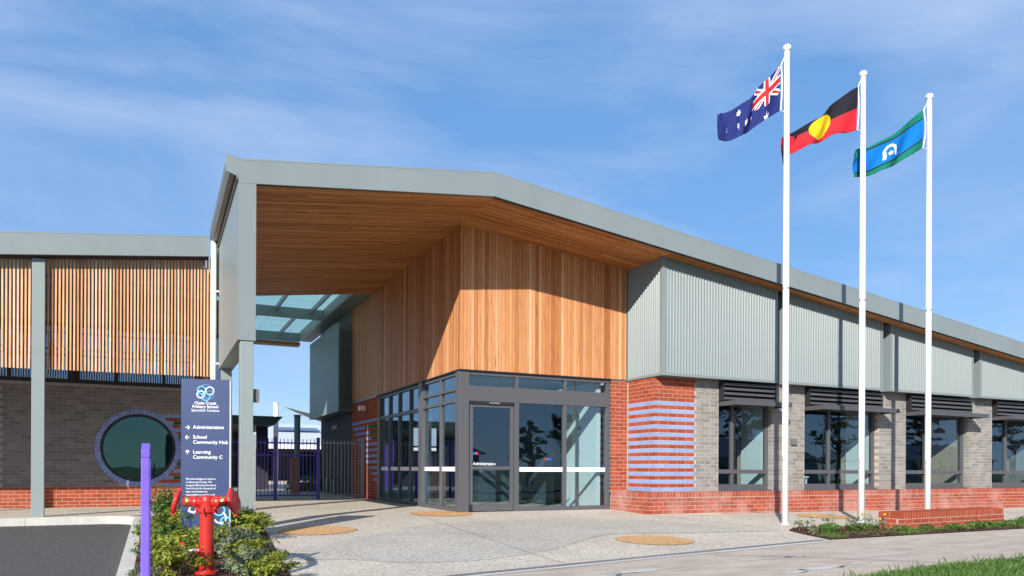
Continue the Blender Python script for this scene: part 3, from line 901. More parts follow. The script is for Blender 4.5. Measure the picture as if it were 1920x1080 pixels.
while y < 1.36:
    WR.put('rowlock_brick','redbloom',y,y+.076,.316,.4235,.22); y += .086
mb = MB()
for r in range(6):
    x = 17.3 + (BL/2 if r % 2 else 0)
    while x < XR-.3:
        mb.box(x,x+BL-JT,-1.49,-1.43,.312-5*BH+r*BH if r < 5 else .316,(.312-5*BH+(r+1)*BH-JT) if r < 5 else .424); x += BL
stuff(mb.build('far_brick_courses','redbloom',bs))
OPEN = [(5.90,7.50),(8.565,11.15),(12.21,14.75),(15.85,18.40)]
piers = [(5.222,5.90),(7.50,8.565),(11.15,12.21),(14.75,15.85)]
for i,(a,c) in enumerate(piers):
    pr = MB().box(a+.004,c-.004,-1.056,.1,.42,2.925).build('brick_pier', 'mortar', bld)
    WP = Wall((a,-1.06,0), 0, pr)
    if i == 0: WP.field(.002,.435,.432,29,lambda a_,r:'grey',depth=.115,hlf=.08); WP.field(.447,c-a,.432,29,lambda a_,r:'grey',depth=.115,hlf=.03)
    else: WP.field(0,c-a,.432,29,lambda a_,r:'grey',depth=.115,hlf=.04*i)
MB().box(18.40,XR,-1.06,.1,.42,2.925).build('brick_pier', 'grey', bld)
MB().box(5.9,XR,-.6,.1,2.70,2.925).build('lintel', 'louvre', bld)

# windows with louvres and sun hoods
MULL = [6.41,9.53,13.18,16.69]
for (a,c),mu in zip(OPEN,MULL):
    f = MB(); y0,y1 = -.95,-.86
    f.box(a+.002,a+.055,y0,y1,.44,2.47); f.box(c-.075,c-.002,y0,y1,.44,2.47)
    f.box(a+.057,c-.077,y0,y1,2.39,2.47); f.box(a+.057,c-.077,y0-.01,y1,.82,.915); f.box(a+.057,c-.077,y0,y1,.44,.57)
    f.box(mu-.032,mu+.032,y0,y1,.917,2.388); f.box(mu-.032,mu+.032,y0,y1,.572,.818)
    wn = f.build('window', 'frame', bld, bevel=.003)
    for p,q in ((a+.057,mu-.032),(mu+.032,c-.077)):
        for z0,z1 in ((.572,.818),(.917,2.388)): paneE(p,q,z0,z1,wn,y=-.90)
    MB().box(a+.002,c-.002,-1.07,-.952,.425,.447).build('sill','frame',wn)
    lv = MB(); lv.box(a-.0,a+.03,-1.20,-.87,2.475,2.925); lv.box(c-.03,c+.0,-1.20,-.87,2.475,2.925); lv.box(a+.03,c-.03,-.90,-.87,2.475,2.925)
    lvo = lv.build('louvre','black',bld)
    for k in range(4):
        zc = 2.53 + k*.108
        bl_ = MB()
        bl_.hexa([(a+.032,-1.205,zc-.028),(c-.032,-1.205,zc-.028),(c-.032,-.93,zc+.035),(a+.032,-.93,zc+.035)],
                 [(a+.032,-1.205,zc+.028),(c-.032,-1.205,zc+.028),(c-.032,-.93,zc+.045),(a+.032,-.93,zc+.045)])
        bl_.build('blade','louvre',lvo)
    aw = MB()
    aw.box(a+.02,c+.10,-1.60,-1.585,2.355,2.455); aw.box(a+.02,a+.035,-1.585,-1.0,2.355,2.455); aw.box(c+.085,c+.10,-1.585,-1.062,2.355,2.455)
    aw.box(a+.035,c+.085,-1.585,-1.062,2.44,2.452)
    aw.build('sun_hood','louvre',bld)
for z in (1.55,):
    MB().box(8.10,8.26,-1.12,-1.062,1.52,1.66).build('wall_socket_box','gutter',bld)
# rooms behind the windows
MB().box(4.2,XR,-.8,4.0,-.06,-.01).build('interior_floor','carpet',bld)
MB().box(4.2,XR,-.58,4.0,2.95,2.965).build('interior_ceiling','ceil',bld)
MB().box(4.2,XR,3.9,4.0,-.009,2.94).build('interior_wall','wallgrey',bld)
for x in (7.43,11.08):
    MB().box(x,x+.06,-.80,-.12,-.009,2.94).build('interior_wall','wallint',bld)
MB().box(XR-.1,XR,-1.0,12,-.3,zs(XR)).build('end_wall','grey',bld)
random.seed(77)
for (x0,x1) in ((5.95,7.2),(9.0,10.4),(12.9,14.2),(16.2,17.4)):
    d_ = MB(); d_.box(x0,x1,.5,1.1,.70,.74)
    for xx in (x0+.03,x1-.07):
        d_.box(xx,xx+.04,.53,.57,-.008,.699); d_.box(xx,xx+.04,1.03,1.07,-.008,.699)
    dk = d_.build('desk','wallint',bld)
    s_ = MB(); s_.box(x0+.3,x0+.8,.78,.81,.86,1.18); s_.box(x0+.52,x0+.58,.80,.84,.741,.95); s_.box(x0+.42,x0+.68,.72,.92,.7405,.75)
    s_.build('monitor','black',dk)

# ------------------------------------------------------------------ corrugated cladding boxes over the windows
def corr(length, y_or_x, zb, ztop, axis, a0, flip=1):
    """ribbed sheet; profile runs along axis from a0, ribs stand out by 22 mm"""
    mb = MB(); prof = []
    p = 0.0; pitch = .080; dpt = .026
    while p < length - .001:
        for da, dd in ((0,0),(.016,0),(.040,dpt),(.056,dpt)):
            if p+da < length: prof.append((p+da, dd))
        p += pitch
    prof.append((length, 0))
    for a, d in prof:
        if axis == 'x': x, y = a0+a, y_or_x - d
        else: x, y = y_or_x - d, a0+a*flip
        zt_ = ztop(x if axis == 'x' else y_or_x)
        mb.v += [(x,y,zb),(x,y,zt_)]
    for i in range(len(prof)-1):
        q = (2*i,2*i+2,2*i+3,2*i+1)
        mb.f.append(q if (axis == 'x' or flip < 0) else q[::-1]); mb.m.append(0)
    return mb
SEG = [(4.13,7.40),(7.68,10.96),(11.24,14.57),(14.85,18.20),(18.48,XR)]
for i,(a,c) in enumerate(SEG):
    top = lambda x: zs(x)+.012
    core = MB(); slab(core,[a,c],-1.315,-.55,lambda x:2.935,top)
    bx = core.build('cladding_box','clad',bld)
    corr(c-a-.16,-1.316,2.985,top,'x',a+.09).build('ribbed_sheet','clad',bx)
    t_ = MB(); slab(t_,[a-.004,a+.088],-1.344,-1.316,lambda x:2.93,top); t_.build('corner_trim','trim',bx)
    t_ = MB(); slab(t_,[c-.07,c+.004],-1.344,-1.316,lambda x:2.93,top); t_.build('corner_trim','trim',bx)
    t_ = MB(); t_.box(a+.09,c-.072,-1.343,-1.317,2.928,2.984); t_.build('base_trim','trim',bx)
core = MB(); slab(core,[4.13,XR],-.548,.02,lambda x:2.94,lambda x:zs(x)+.012)
core.build('upper_wall','darkbox',bld)
ret = corr(1.22,4.128,2.985,lambda x:zs(4.13)+.012,'y',-.02,-1).build('ribbed_sheet','clad',bld)
MB().box(4.102,4.128,-1.25,-.012,2.928,2.984).build('base_trim','trim',bld)
MB().box(4.100,4.127,-1.343,-1.252,2.929,zs(4.13)+.01).build('corner_trim','trim',bld)
MB().box(4.095,4.128,-.055,-.001,2.93,zs(4.13)+.01).build('corner_trim','gutter',bld)

# ------------------------------------------------------------------ glass canopy and hanging box further back
cn = MB()
cn.box(-.52,-.44,6.82,16.2,5.962,6.33)
can = cn.build('canopy_beam','steel2',bld)
MB().box(-.44,-.012,6.82,16.2,5.964,5.99).build('canopy_soffit','darkbox',bld)
for y in (11.36,16.12):
    MB().box(-4.4,-.522,y,y+.10,5.93,6.28).build('cross_beam','steel2',can)
for y0,y1 in ((6.82,11.35),(11.47,16.1)):
    for x in (-3.3,-2.1,-.95) if y0 < 8 else (-2.6,-1.3):
        MB().box(x,x+.06,y0,y1,6.12,6.27).build('rafter','steel2',can)
    xs_ = [-4.3,-3.27,-2.07,-.92,-.52]
    for xa,xb in zip(xs_,xs_[1:]):
        for k in range(4):
            ya = y0+(y1-y0)*k/4; yb = y0+(y1-y0)*(k+1)/4
            MB().box(xa+.005,xb-.005,ya+.01,yb-.01,6.285,6.295).build('pane','canopy',can)
MB().box(-4.4,-.45,6.80,6.88,5.55,5.95).build('header_beam','steel2',bld) if False else None
MB().box(-4.4,-.46,16.23,16.75,5.80,5.925).build('rear_soffit','timber_h',bld)
MB().box(-9.0,-4.25,6.84,16.2,6.15,6.282).build('sun_blocking_roof','steel2',bld)  # added slab out of view, keeps direct sun off the hanging box
m_ = MB(); slab(m_,[-4.45,-.015],6.801,6.818,lambda x: zs(x)+.04,lambda x: 6.44); m_.build('sun_slit_filler','steel2',bld)  # added hidden strip, stops sun leaking between roof and canopy panes
hb = MB().box(-.42,-.012,9.43,14.35,2.73,5.55)
hbx = hb.build('hanging_box','darkbox',bld)
MB().box(-.435,-.42,9.40,14.36,2.72,2.76).build('edge_trim','trim',hbx)
MB().box(-.40,-.03,9.415,9.4298,2.80,5.35).build('opening','black',hbx)
for k in range(6):
    MB().box(-.39+k*.062,-.365+k*.062,9.37,9.413,2.80,5.35).build('fin','darkbox',hbx)
MB().box(-.012,.3,9.362,14.4,2.74,5.96).build('rear_wall','darkbox',bld)
MB().box(.02,.3,9.362,14.4,-.3,2.735).build('rear_wall','dark',bld)

# ------------------------------------------------------------------ left wing
lw = thing('timber_screened_wing', 'low school wing with timber batten screen, taupe brick wall and round window', 'building', (-7, 4, 0))
def lz(x): return 5.308 + .115*(x+4.62)      # underside of its fascia
YW = 6.25
XE = -4.05
cxw, czw, ro, ri = -6.03, 1.385, .955, .83
XL = -13.4
wl = MB()
wl.box(XL,cxw-1.02,YW+.005,YW+.25,-.3,2.905); wl.box(cxw+1.02,XE-.004,YW+.005,YW+.25,-.3,2.905)
wl.box(cxw-1.02,cxw+1.02,YW+.005,YW+.25,czw+1.02,2.905); wl.box(cxw-1.02,cxw+1.02,YW+.005,YW+.25,-.3,czw-1.02)
n = 64; o_ = len(wl.v)
for k in range(n):
    t = 2*math.pi*k/n; c, s = math.cos(t), math.sin(t)
    q = 1.02/max(abs(c),abs(s))
    wl.v += [(cxw+c*q,YW+.005,czw+s*q),(cxw+c*(ri+.02),YW+.005,czw+s*(ri+.02)),(cxw+c*(ri+.02),YW+.25,czw+s*(ri+.02))]
for k in range(n):
    k2 = (k+1) % n
    wl.f.append((o_+3*k,o_+3*k+1,o_+3*k2+1,o_+3*k2)); wl.f.append((o_+3*k+1,o_+3*k+2,o_+3*k2+2,o_+3*k2+1)); wl.m += [0,0]
lwall = wl.build('taupe_brick_wall','mortarg',lw)
random.seed(41)
WL = Wall((0,YW,0),0,lwall)
def lskip(p,q,zb,zt_):
    dz = max(abs(zb-czw),abs(zt_-czw)); dmin = 0 if zb < czw < zt_ else min(abs(zb-czw),abs(zt_-czw))
    rr = ro-.012
    if dz >= rr: 
        if dmin >= rr: return [(p,q)]
        h = 0.0
        return [(p,q)] if (q < cxw-.32 or p > cxw+.32) else []
    h = math.sqrt(rr*rr-dz*dz)
    r_ = []
    if p < cxw-h: r_.append((p,min(q,cxw-h)))
    if q > cxw+h: r_.append((max(p,cxw+h),q))
    return r_
def lpick(a,r):
    if a < -8.95: return None
    z = .435 + r*BH
    if a > cxw+.20 and r < 21:
        if r % 2 == 1: return 'red'
        k = int((a+20)/.36)
        return 'green' if (a > -5.32 and (k+r//2) % 2 == 0) else 'blue'
    return 'greyd'
WL.field(XL,XE,.437,28,lpick,lskip)
lb = MB().box(XL,XE-.002,YW+.003,YW+.0048,-.3,.43).build('red_brick_base','mortar',lw)
WLB = Wall((0,YW,0),0,lb)
WLB.field(XL,XE,.437-6*BH,6,lambda a,r: 'red' if a > -9.1 else None)
ring = MB().lathe([(ri+.015,YW+.012),(ro,YW+.012),(ro,YW+.02),(ri+.015,YW+.02)],96,(cxw,0,czw),'y',caps=False).build('arch_ring','gutter',lw)
nb = 60
hw = (ro-ri-.006)/2
for k in range(nb):
    t = 2*math.pi*(k+.5)/nb
    rm = (ro+ri)/2
    w0 = 2*math.pi*(ri+.003)/nb-.017; w1 = 2*math.pi*(ro-.003)/nb-.017
    if k == 0:
        mb = MB().hexa([(-w0/2,-.02,-hw),(w0/2,-.02,-hw),(w0/2,.03,-hw),(-w0/2,.03,-hw)],[(-w1/2,-.02,hw),(w1/2,-.02,hw),(w1/2,.03,hw),(-w1/2,.03,hw)])
        ringm = bpy.data.meshes.new('ring_brick'); ringm.from_pydata(mb.v,[],mb.f); ringm.materials.append(MT['blue']); ringm.update()
    o = bpy.data.objects.new('ring_brick', ringm); col.objects.link(o); o.parent = ring
    o.location = (cxw+rm*math.sin(t), YW+.010, czw+rm*math.cos(t)); o.rotation_euler = (0,t,0)
wf = MB().lathe([(ri+.012,YW+.02),(ri+.012,YW+.16),(ri-.055,YW+.16),(ri-.055,YW+.02)],72,(cxw,0,czw),'y')
wf.f = [f for f in wf.f if len(f) == 4]; wf.m = [0]*len(wf.f)
o_ = len(wf.v)-72
for k in range(72): wf.f.append((k,(k+1)%72,o_+(k+1)%72,o_+k)); wf.m.append(0)
rw = wf.build('round_window','black',lw)
mb = MB(); mb.add([(cxw+(ri-.03)*math.sin(2*math.pi*k/64),YW+.10,czw+(ri-.03)*math.cos(2*math.pi*k/64)) for k in range(64)],[tuple(range(64))])
mb.build('pane','glassg',rw)
# the room seen through the round window
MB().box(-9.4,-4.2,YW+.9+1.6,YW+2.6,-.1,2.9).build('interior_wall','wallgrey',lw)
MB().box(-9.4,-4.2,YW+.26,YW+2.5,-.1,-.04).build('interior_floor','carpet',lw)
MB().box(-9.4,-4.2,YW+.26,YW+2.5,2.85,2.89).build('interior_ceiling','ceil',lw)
# clerestory band above the brick
cl = MB()
cl.box(XL,XE,YW-.02,YW+.08,2.908,3.0); cl.box(XL,XE,YW-.02,YW+.08,4.25,4.35)
for x in (-8.75,-7.55,-6.55,-5.5,-4.5): cl.box(x,x+.07,YW-.02,YW+.08,3.0,4.25)
clo = cl.build('clerestory_window','black',lw)
xs_ = [XL,-12,-10.4,-8.75,-7.55,-6.55,-5.5,-4.5,XE]
for a,c in zip(xs_,xs_[1:]): paneE(a+.07,c,3.0,4.25,clo,y=YW+.03).data.materials[0] = MT['glassd']
MB().box(XL,XE,YW+.10,YW+.3,2.91,4.8).build('clerestory_backing','dark',lw)
MB().box(XL,XE,YW-.02,YW+.3,4.351,5.2).build('wall_head','darkbox',lw)
# canopy roof, fascia, posts
m_ = MB(); slab(m_,[-13.5,-4.66],2.47,9.0,lambda x:lz(x)+.30,lambda x:lz(x)+.40)
m_.build('roof','steel',lw)
m_ = MB(); slab(m_,[-13.5,-4.66],2.40,2.468,lz,lambda x:lz(x)+.405)
m_.build('fascia','steel',lw)
m_ = MB(); slab(m_,[-13.5,-4.66],2.3975,2.50,lambda x:lz(x)+.405,lambda x:lz(x)+.425)
m_.build('roof_capping','trim',lw)
m_ = MB(); slab(m_,[-13.5,-4.66],2.469,2.66,lambda x:lz(x)-.02,lambda x:lz(x)+.29)
m_.build('screen_head','dark',lw)
for x in (-7.80,-11.45):
    MB().box(x,x+.215,2.545,2.655,-.3,lz(x)-.022).build('canopy_post','steel2',lw,bevel=.006)
# timber batten screen
scr = MB()
for z in (3.2,4.0,4.62): scr.box(-13.3,-4.66,2.735,2.76,z,z+.05)
so_ = scr.build('batten_screen','gutter',lw)
random.seed(51)
x = -9.5
fb = MB()
xx = -13.3
while xx < -9.55:
    fb.box(xx,xx+.037,2.669,2.731,2.76,lz(xx)+.05); xx += .0625
stuff(fb.build('far_battens','timber_s',so_))
while x < -4.61:
    zb = 2.80 + (x+8.3)*.008; ztp = lz(x)+.05
    piece('batten','timber_s',so_,(x+.02,2.70,(zb+ztp)/2),(.031,.060,ztp-zb),(0,random.uniform(-.002,.002),0))
    x += .0625
ep2 = MB().box(-4.56,-4.52,2.62,6.30,2.95,5.3).build('end_panel','timber_back',lw)
yy = 2.64
while yy < 6.25:
    piece('board','timber_s',ep2,(-4.575,yy+.05,4.1),(.02,.092,2.28)); yy += .10
# sloping tie rods and a lighting conduit behind the battens
MB().tube([(-7.2,3.4,4.75),(-5.0,3.4,4.62)],.012,6).build('conduit','galv',lw)

# ------------------------------------------------------------------ flagpoles and flags
POLES = [5.08,7.14,9.15]
pl = ['nearest flagpole, tall white, flying the dark blue national flag', 'middle white flagpole, flying the black and red flag with the yellow disc', 'farthest white flagpole, rising behind the low brick seat wall']
PY = -3.85
for x,lab in zip(POLES,pl):
    z0 = g(x,PY)
    t = thing('flagpole',lab,'flagpole',(x,PY,z0),group='white flagpoles before the window wing')
    MB().tube([(0,0,-.1),(0,0,4.5),(0,0,8.93)],[.062,.058,.047],20).build('shaft','pole',t,smooth=True,local=True)
    MB().lathe([(.02,8.93),(.05,8.94),(.072,8.97),(.078,9.0),(.066,9.035),(.03,9.06),(.004,9.066)],18).build('finial','pole',t,smooth=True,local=True)
    cl0 = MB(); cl0.box(-.085,-.058,-.012,.012,1.20,1.23); cl0.tube([(-.09,0,1.14),(-.085,0,1.215),(-.09,0,1.29)],.010,6)
    cl0.build('cleat','galv',t,local=True)
    MB().lathe([(.0605,4.44),(.0615,4.445),(.0615,4.47),(.0605,4.475)],20).build('joint_sleeve','galv',t,local=True)
    MB().tube([(-.07,-.01,8.66),(-.075,-.03,7.4),(-.055,-.06,6.6),(-.065,-.02,4.4),(-.07,-.0,1.3)],.005,5).build('halyard','white',t,local=True)
    MB().lathe([(.066,.0),(.066,.02),(.0625,.022),(.0625,.03)],18).build('base_collar','pole',t,smooth=False,local=True)

def seg(px,py,ax,ay,bx,by):
    dx,dy = bx-ax,by-ay; t = max(0,min(1,((px-ax)*dx+(py-ay)*dy)/(dx*dx+dy*dy)))
    return math.hypot(px-ax-t*dx,py-ay-t*dy)
def star(px,py,cx,cy,r,n=7):
    dx,dy = px-cx,cy-py; d = math.hypot(dx,dy)
    if d > r: return False
    a = math.atan2(dx,dy); k = math.pi/n
    a = abs((a+k) % (2*k) - k)
    ri_ = r*.45
    # edge between tip (r,0) and notch (ri_,k)
    x1,y1 = r,0.0; x2,y2 = ri_*math.cos(k),ri_*math.sin(k)
    qx,qy = d*math.cos(a),d*math.sin(a)
    return (x2-x1)*(qy-y1)-(y2-y1)*(qx-x1) > 0
def ensign(u,v):
    """u 0..2 from the hoist, v 0..1 from the top; 0 navy 1 white 2 red"""
    if u < 1 and v < .5:
        a,c = u,v*2/1.0
        x,y = u-.5,(v-.25)
        if abs(x) < .05 or abs(y) < .05: return 2
        if abs(x) < .083 or abs(y) < .083: return 1
        d1 = seg(u,v,0,0,1,.5); d2 = seg(u,v,0,.5,1,0)
        if min(d1,d2) < .019: return 2
        if min(d1,d2) < .052: return 1
        return 0
    for cx,cy,r in ((.5,.75,.15),(1.5,.83,.075),(1.25,.44,.075),(1.5,.17,.075),(1.72,.37,.075),(1.6,.54,.04)):
        if star(u,v,cx,cy,r): return 1
    return 0
def discflag(u,v):
    if math.hypot(u-.75,v-.5) < .25: return 1
    return 0 if v < .5 else 2
def straitflag(u,v):
    # green, black line, blue; white headdress shape in the middle with a star below it
    if v < .21 or v > .79: return 0
    if v < .25 or v > .75: return 1
    du,dv = u-.75,v-.5
    du,dv = du*1.25,dv*1.15
    r = math.hypot(du/.17,(dv-.02)/.21)
    ang = math.atan2(du,-dv)
    if .66 < r < 1.0 and dv < .10: return 3
    if dv > -.02 and .10 < abs(du) < .19 and dv < .2 and abs(abs(du)-.10-.25*(dv+.02)) < .035: return 3
    if star(u,v,.75,.56,.07,5): return 3
    return 2
FL = [
 ('national_flag','dark blue flag with Union Jack corner and white stars','flag',5.08,99.3,(1466,122),
  [(1463.9,121.9),(1441.9,145.2),(1431.5,154.3),(1408,181.5),(1400,189),(1372,205),(1352,210)],
  [(1462.6,207.4),(1436.7,223),(1418.5,236),(1395,251.5),(1384,259),(1366,262),(1349,260)],2.0,ensign,['f_navy','f_white','f_red'],1475),
 ('aboriginal_flag','black over red flag with a large yellow disc','flag',7.14,93.4,(1608,163),
  [(1607.8,163.3),(1592,172),(1558.5,197),(1540.4,217.8),(1522,228),(1486,247),(1466,259)],
  [(1606.5,243.7),(1588,249),(1564,252),(1540,264.5),(1506.7,277.4),(1484,286),(1467,281)],1.5,discflag,['f_black','f_yellow','f_red'],1617),
 ('islander_flag','blue flag edged in green with a white headdress emblem','flag',9.15,88.3,(1731,206),
  [(1731,206),(1709,223),(1683,246),(1654.5,263),(1626,275),(1606,281),(1595,292)],
  [(1729.6,277.4),(1709,290),(1683,306),(1657,319),(1630,328),(1614,332),(1600,333)],1.5,straitflag,['f_green','f_black','f_blue','f_white'],1741),
]
def cat(pts,t):
    P = [pts[0]]+list(pts)+[pts[-1]]; n = len(pts)-1
    i = min(int(t*n),n-1); f = t*n-i
    a,b_,c,d = P[i],P[i+1],P[i+2],P[i+3]
    return [0.5*((2*b_[j])+(-a[j]+c[j])*f+(2*a[j]-5*b_[j]+4*c[j]-d[j])*f*f+(-a[j]+3*b_[j]-3*c[j]+d[j])*f**3) for j in (0,1)]
def arcs(pts,s):
    d = [0.0]
    for p,q in zip(pts,pts[1:]): d.append(d[-1]+math.hypot(q[0]-p[0],q[1]-p[1]))
    w_ = s*d[-1]
    for i in range(len(pts)-1):
        if w_ <= d[i+1]+1e-9: return (i+(w_-d[i])/(d[i+1]-d[i]))/(len(pts)-1)
    return 1.0
FD = (-RT*math.cos(R(14)) - FW*math.sin(R(14)))
FN = Vector((-FD.y,FD.x,0))
def onflag(u,v,px_):
    a = (u-960)/1396; b_ = -(v-878.9)/1396
    c,s_ = math.cos(ROLL),math.sin(ROLL)
    d = FW+RT*(a*c-b_*s_)+UP*(a*s_+b_*c)
    t = (Vector((px_,PY,0))-CAM).dot(FN)/d.dot(FN)
    return CAM+d*t
for fi,(nm,lab,ct,px_,ppm,hp,top,bot,asp,fn,mats,upole) in enumerate(FL):
    nu,nv = (170,85)
    mb = MB()
    zc = lambda v: .91+(878.9+ (upole-960)*ROLL - v)/ppm
    k_ = 1/(ppm*math.cos(R(14)))
    for i in range(nu+1):
        s = i/nu
        a = cat(top,arcs(top,s)); c = cat(bot,arcs(bot,s))
        for j in range(nv+1):
            t = j/nv
            h0 = (104,80.4,72)[fi]; hs_ = c[1]-a[1]
            ex = max(0.0,1-hs_/h0); kt = (.05,.45+.45*s*s,.62)[fi]
            ft,fb_ = kt*ex,(1-kt)*ex
            back = 0.0
            if t < ft: q_ = (ft-t)/max(1e-6,1-ex); back = .012+.10*(ft-t)
            elif t > 1-fb_: q_ = 1-(t-1+fb_)/max(1e-6,1-ex); back = .012+.10*(t-1+fb_)
            else: q_ = (t-ft)/max(1e-6,1-ex)
            uu = a[0]+(c[0]-a[0])*q_; vv = a[1]+(c[1]-a[1])*q_
            amp = .02+.10*s
            wv = amp*(math.sin(7.5*s*1.7-2.6*t+fi*1.3)*.6+.35*math.sin(17*s-6*t+fi*2.1)) + .015*math.sin(31*s+9*t)*s
            p = onflag(uu,vv,px_)+FN*(wv-back)
            mb.v.append((p.x,p.y,p.z+.012*math.sin(20*s+fi)*s))
    for i in range(nu):
        for j in range(nv):
            q = i*(nv+1)+j
            mb.f.append((q,q+1,q+nv+2,q+nv+1)); mb.m.append(fn((i+.5)/nu*asp,(j+.5)/nv))
    fo = mb.build(nm,mats,None,smooth=True)
    tag(fo,lab,ct,'flags on the three poles')
    sm = fo.modifiers.new('cloth','SOLIDIFY'); sm.thickness = .002
    # white hoist tape
    hm = MB()
    a0,a1 = top[0],bot[0]
    pts = []
    for t in (0,.33,.66,1):
        uu = a0[0]+(a1[0]-a0[0])*t+2.2*math.sin(math.pi*t)*(1 if fi != 2 else 2); vv = a0[1]+(a1[1]-a0[1])*t
        p = onflag(uu+1,vv,px_); pts.append(tuple(p))
    hm.tube([(px_-.06,PY,pts[0][2]+.16)]+pts+[(px_-.06,PY,pts[-1][2]-.02)],[.006,.013,.013,.013,.013,.006],6).build('hoist_rope','white',fo)

# ------------------------------------------------------------------ sign
SA = math.atan2(-.26,.965)
sgn = thing('wayfinding_sign','tall navy blue wayfinding sign with rings emblem and white lettering','sign',(-5.02,-3.30,g(-5.02,-3.30)),SA)
sgn.scale = (.927,.927,.927)
z0 = -g(-5.02,-3.30)
SW,SH = .672,2.29+z0
MB().box(-SW/2,SW/2,-.045,.045,.0,SH).build('panel','signb',sgn,local=True,bevel=.003)
MB().box(SW/2+.0005,SW/2+.022,-.040,.040,.0,SH-.01).build('edge_strip','signe',sgn,local=True)
for k,x in enumerate((-.20,-.07,.06)):
    MB().box(x-.01,x+.01,-.048,-.0455,.02,.62).build('groove','f_navy',sgn,local=True)
def ringmesh(cx,cz,r,wd,mat,y=-.047,a0=0,a1=2*math.pi):
    mb = MB(); n = 40
    for k in range(n+1):
        t = a0+(a1-a0)*k/n
        for rr in (r-wd/2,r+wd/2): mb.v += [(cx+rr*math.cos(t),y,cz+rr*math.sin(t)),(cx+rr*math.cos(t),y+.0014,cz+rr*math.sin(t))]
    for k in range(n):
        q = 4*k; mb.f.append((q,q+2,q+6,q+4)); mb.m.append(0)
        mb.f.append((q+2,q+3,q+7,q+6)); mb.m.append(0); mb.f.append((q,q+4,q+5,q+1)); mb.m.append(0)
    return mb.build('emblem_ring',mat,sgn,local=True)
zt_ = 2.29+z0
ez = zt_-.205
ringmesh(.0,ez+.02,.105,.012,'teal',-.0466)
ringmesh(-.055,ez+.045,.055,.013,'cyan',-.0474); ringmesh(.062,ez+.035,.055,.013,'letter',-.0478)
ringmesh(-.065,ez-.02,.052,.013,'letter',-.0482); ringmesh(.005,ez-.055,.055,.013,'cyan',-.0486); ringmesh(.06,ez-.03,.06,.01,'teal',-.0490)
yf = -.0468
def st(s,size,x,z,al='LEFT',bd=.0008,wd=1.0): text('lettering',s,size,'letter',sgn,(x,yf,z),align=al,bold=bd,width=wd)
st('Clyde Creek',.059,0,zt_-.372,'CENTER',.0008); st('Primary School',.059,0,zt_-.424,'CENTER',.0008); st('Specialist Campus',.054,0,zt_-.476,'CENTER',.0)
st('Administration',.072,-.17,zt_-.73,bd=.0007); st('School',.072,-.17,zt_-.875,bd=.0007); st('Community Hub',.072,-.17,zt_-.950,bd=.0007)
st('Learning',.072,-.17,zt_-1.095,bd=.0007); st('Community C',.072,-.17,zt_-1.170,bd=.0007)
for i,s in enumerate(['We acknowledge our school is','on Bunurong Country. We','recognise Bunurong have learnt','from this land for thousands of','years and maintain the','responsibility to care for us all','live and learn on this land today']):
    st(s,.040,-.265,zt_-1.48-i*.0465,bd=.0002,wd=.82)
def arrow(x,z,ang):
    mb = MB()
    def rp(a,b_): return (x+a*math.cos(ang)-b_*math.sin(ang),z+a*math.sin(ang)+b_*math.cos(ang))
    def bar(p,q,w_):
        d = Vector((q[0]-p[0],q[1]-p[1])).normalized(); nn = Vector((-d.y,d.x))*w_/2
        c = [rp(p[0]+nn.x,p[1]+nn.y),rp(q[0]+nn.x,q[1]+nn.y),rp(q[0]-nn.x,q[1]-nn.y),rp(p[0]-nn.x,p[1]-nn.y)]
        mb.add([(a,-.0472,b_) for a,b_ in c]+[(a,-.0455,b_) for a,b_ in c],[(0,1,2,3),(0,4,5,1),(2,6,7,3)])
    bar((-.030,0),(.026,0),.010); bar((.030,0),(.002,.028),.011); bar((.030,0),(.002,-.028),.011)
    mb.build('arrow','letter',sgn,local=True)
arrow(-.245,zt_-.712,0); arrow(-.245,zt_-.857,math.pi); arrow(-.245,zt_-1.075,math.pi/2)
for cx,cz,r,m in ((.20,.50,.075,'cyan'),(.215,.39,.08,'letter'),(.29,.33,.07,'cyan')):
    ringmesh(cx,cz,r,.022,m,-.0474-.0004*r*10, R(200) if m == 'letter' else 0, R(430) if m == 'letter' else 2*math.pi*(.72 if cx > .28 else 1))

# ------------------------------------------------------------------ hydrant booster
hx,hy = -5.15,-5.89
hg = g(hx,hy)+.016
hd = thing('fire_booster','red fire hydrant booster with two capped outlets on a standpipe','hydrant',(hx,hy,hg),SA*1.4)
hd.scale = (.92,.92,1)
H = .62-hg
MB().lathe([(.135,0),(.135,.03),(.078,.032),(.076,H-.19),(.086,H-.188),(.088,H-.13),(.076,H-.128),(.078,H-.06),(.07,H-.02),(.045,H-.004),(.005,H)],28).build('standpipe','hyd',hd,smooth=False,local=True,bevel=.003)
cl_ = MB()
cl_.lathe([(.084,H-.185),(.10,H-.18),(.10,H-.14),(.084,H-.135)],28)
for s in (-1,1): cl_.box(s*.098-.03,s*.098+.03,-.022,.022,H-.182,H-.138)
for k in range(6):
    cl_.lathe([(.011,H-.205),(.011,H-.117)],6,(.112*math.cos(k*math.pi/3+.5),.112*math.sin(k*math.pi/3+.5),0))
cl_.build('coupling','hyd',hd,local=True,bevel=.004)
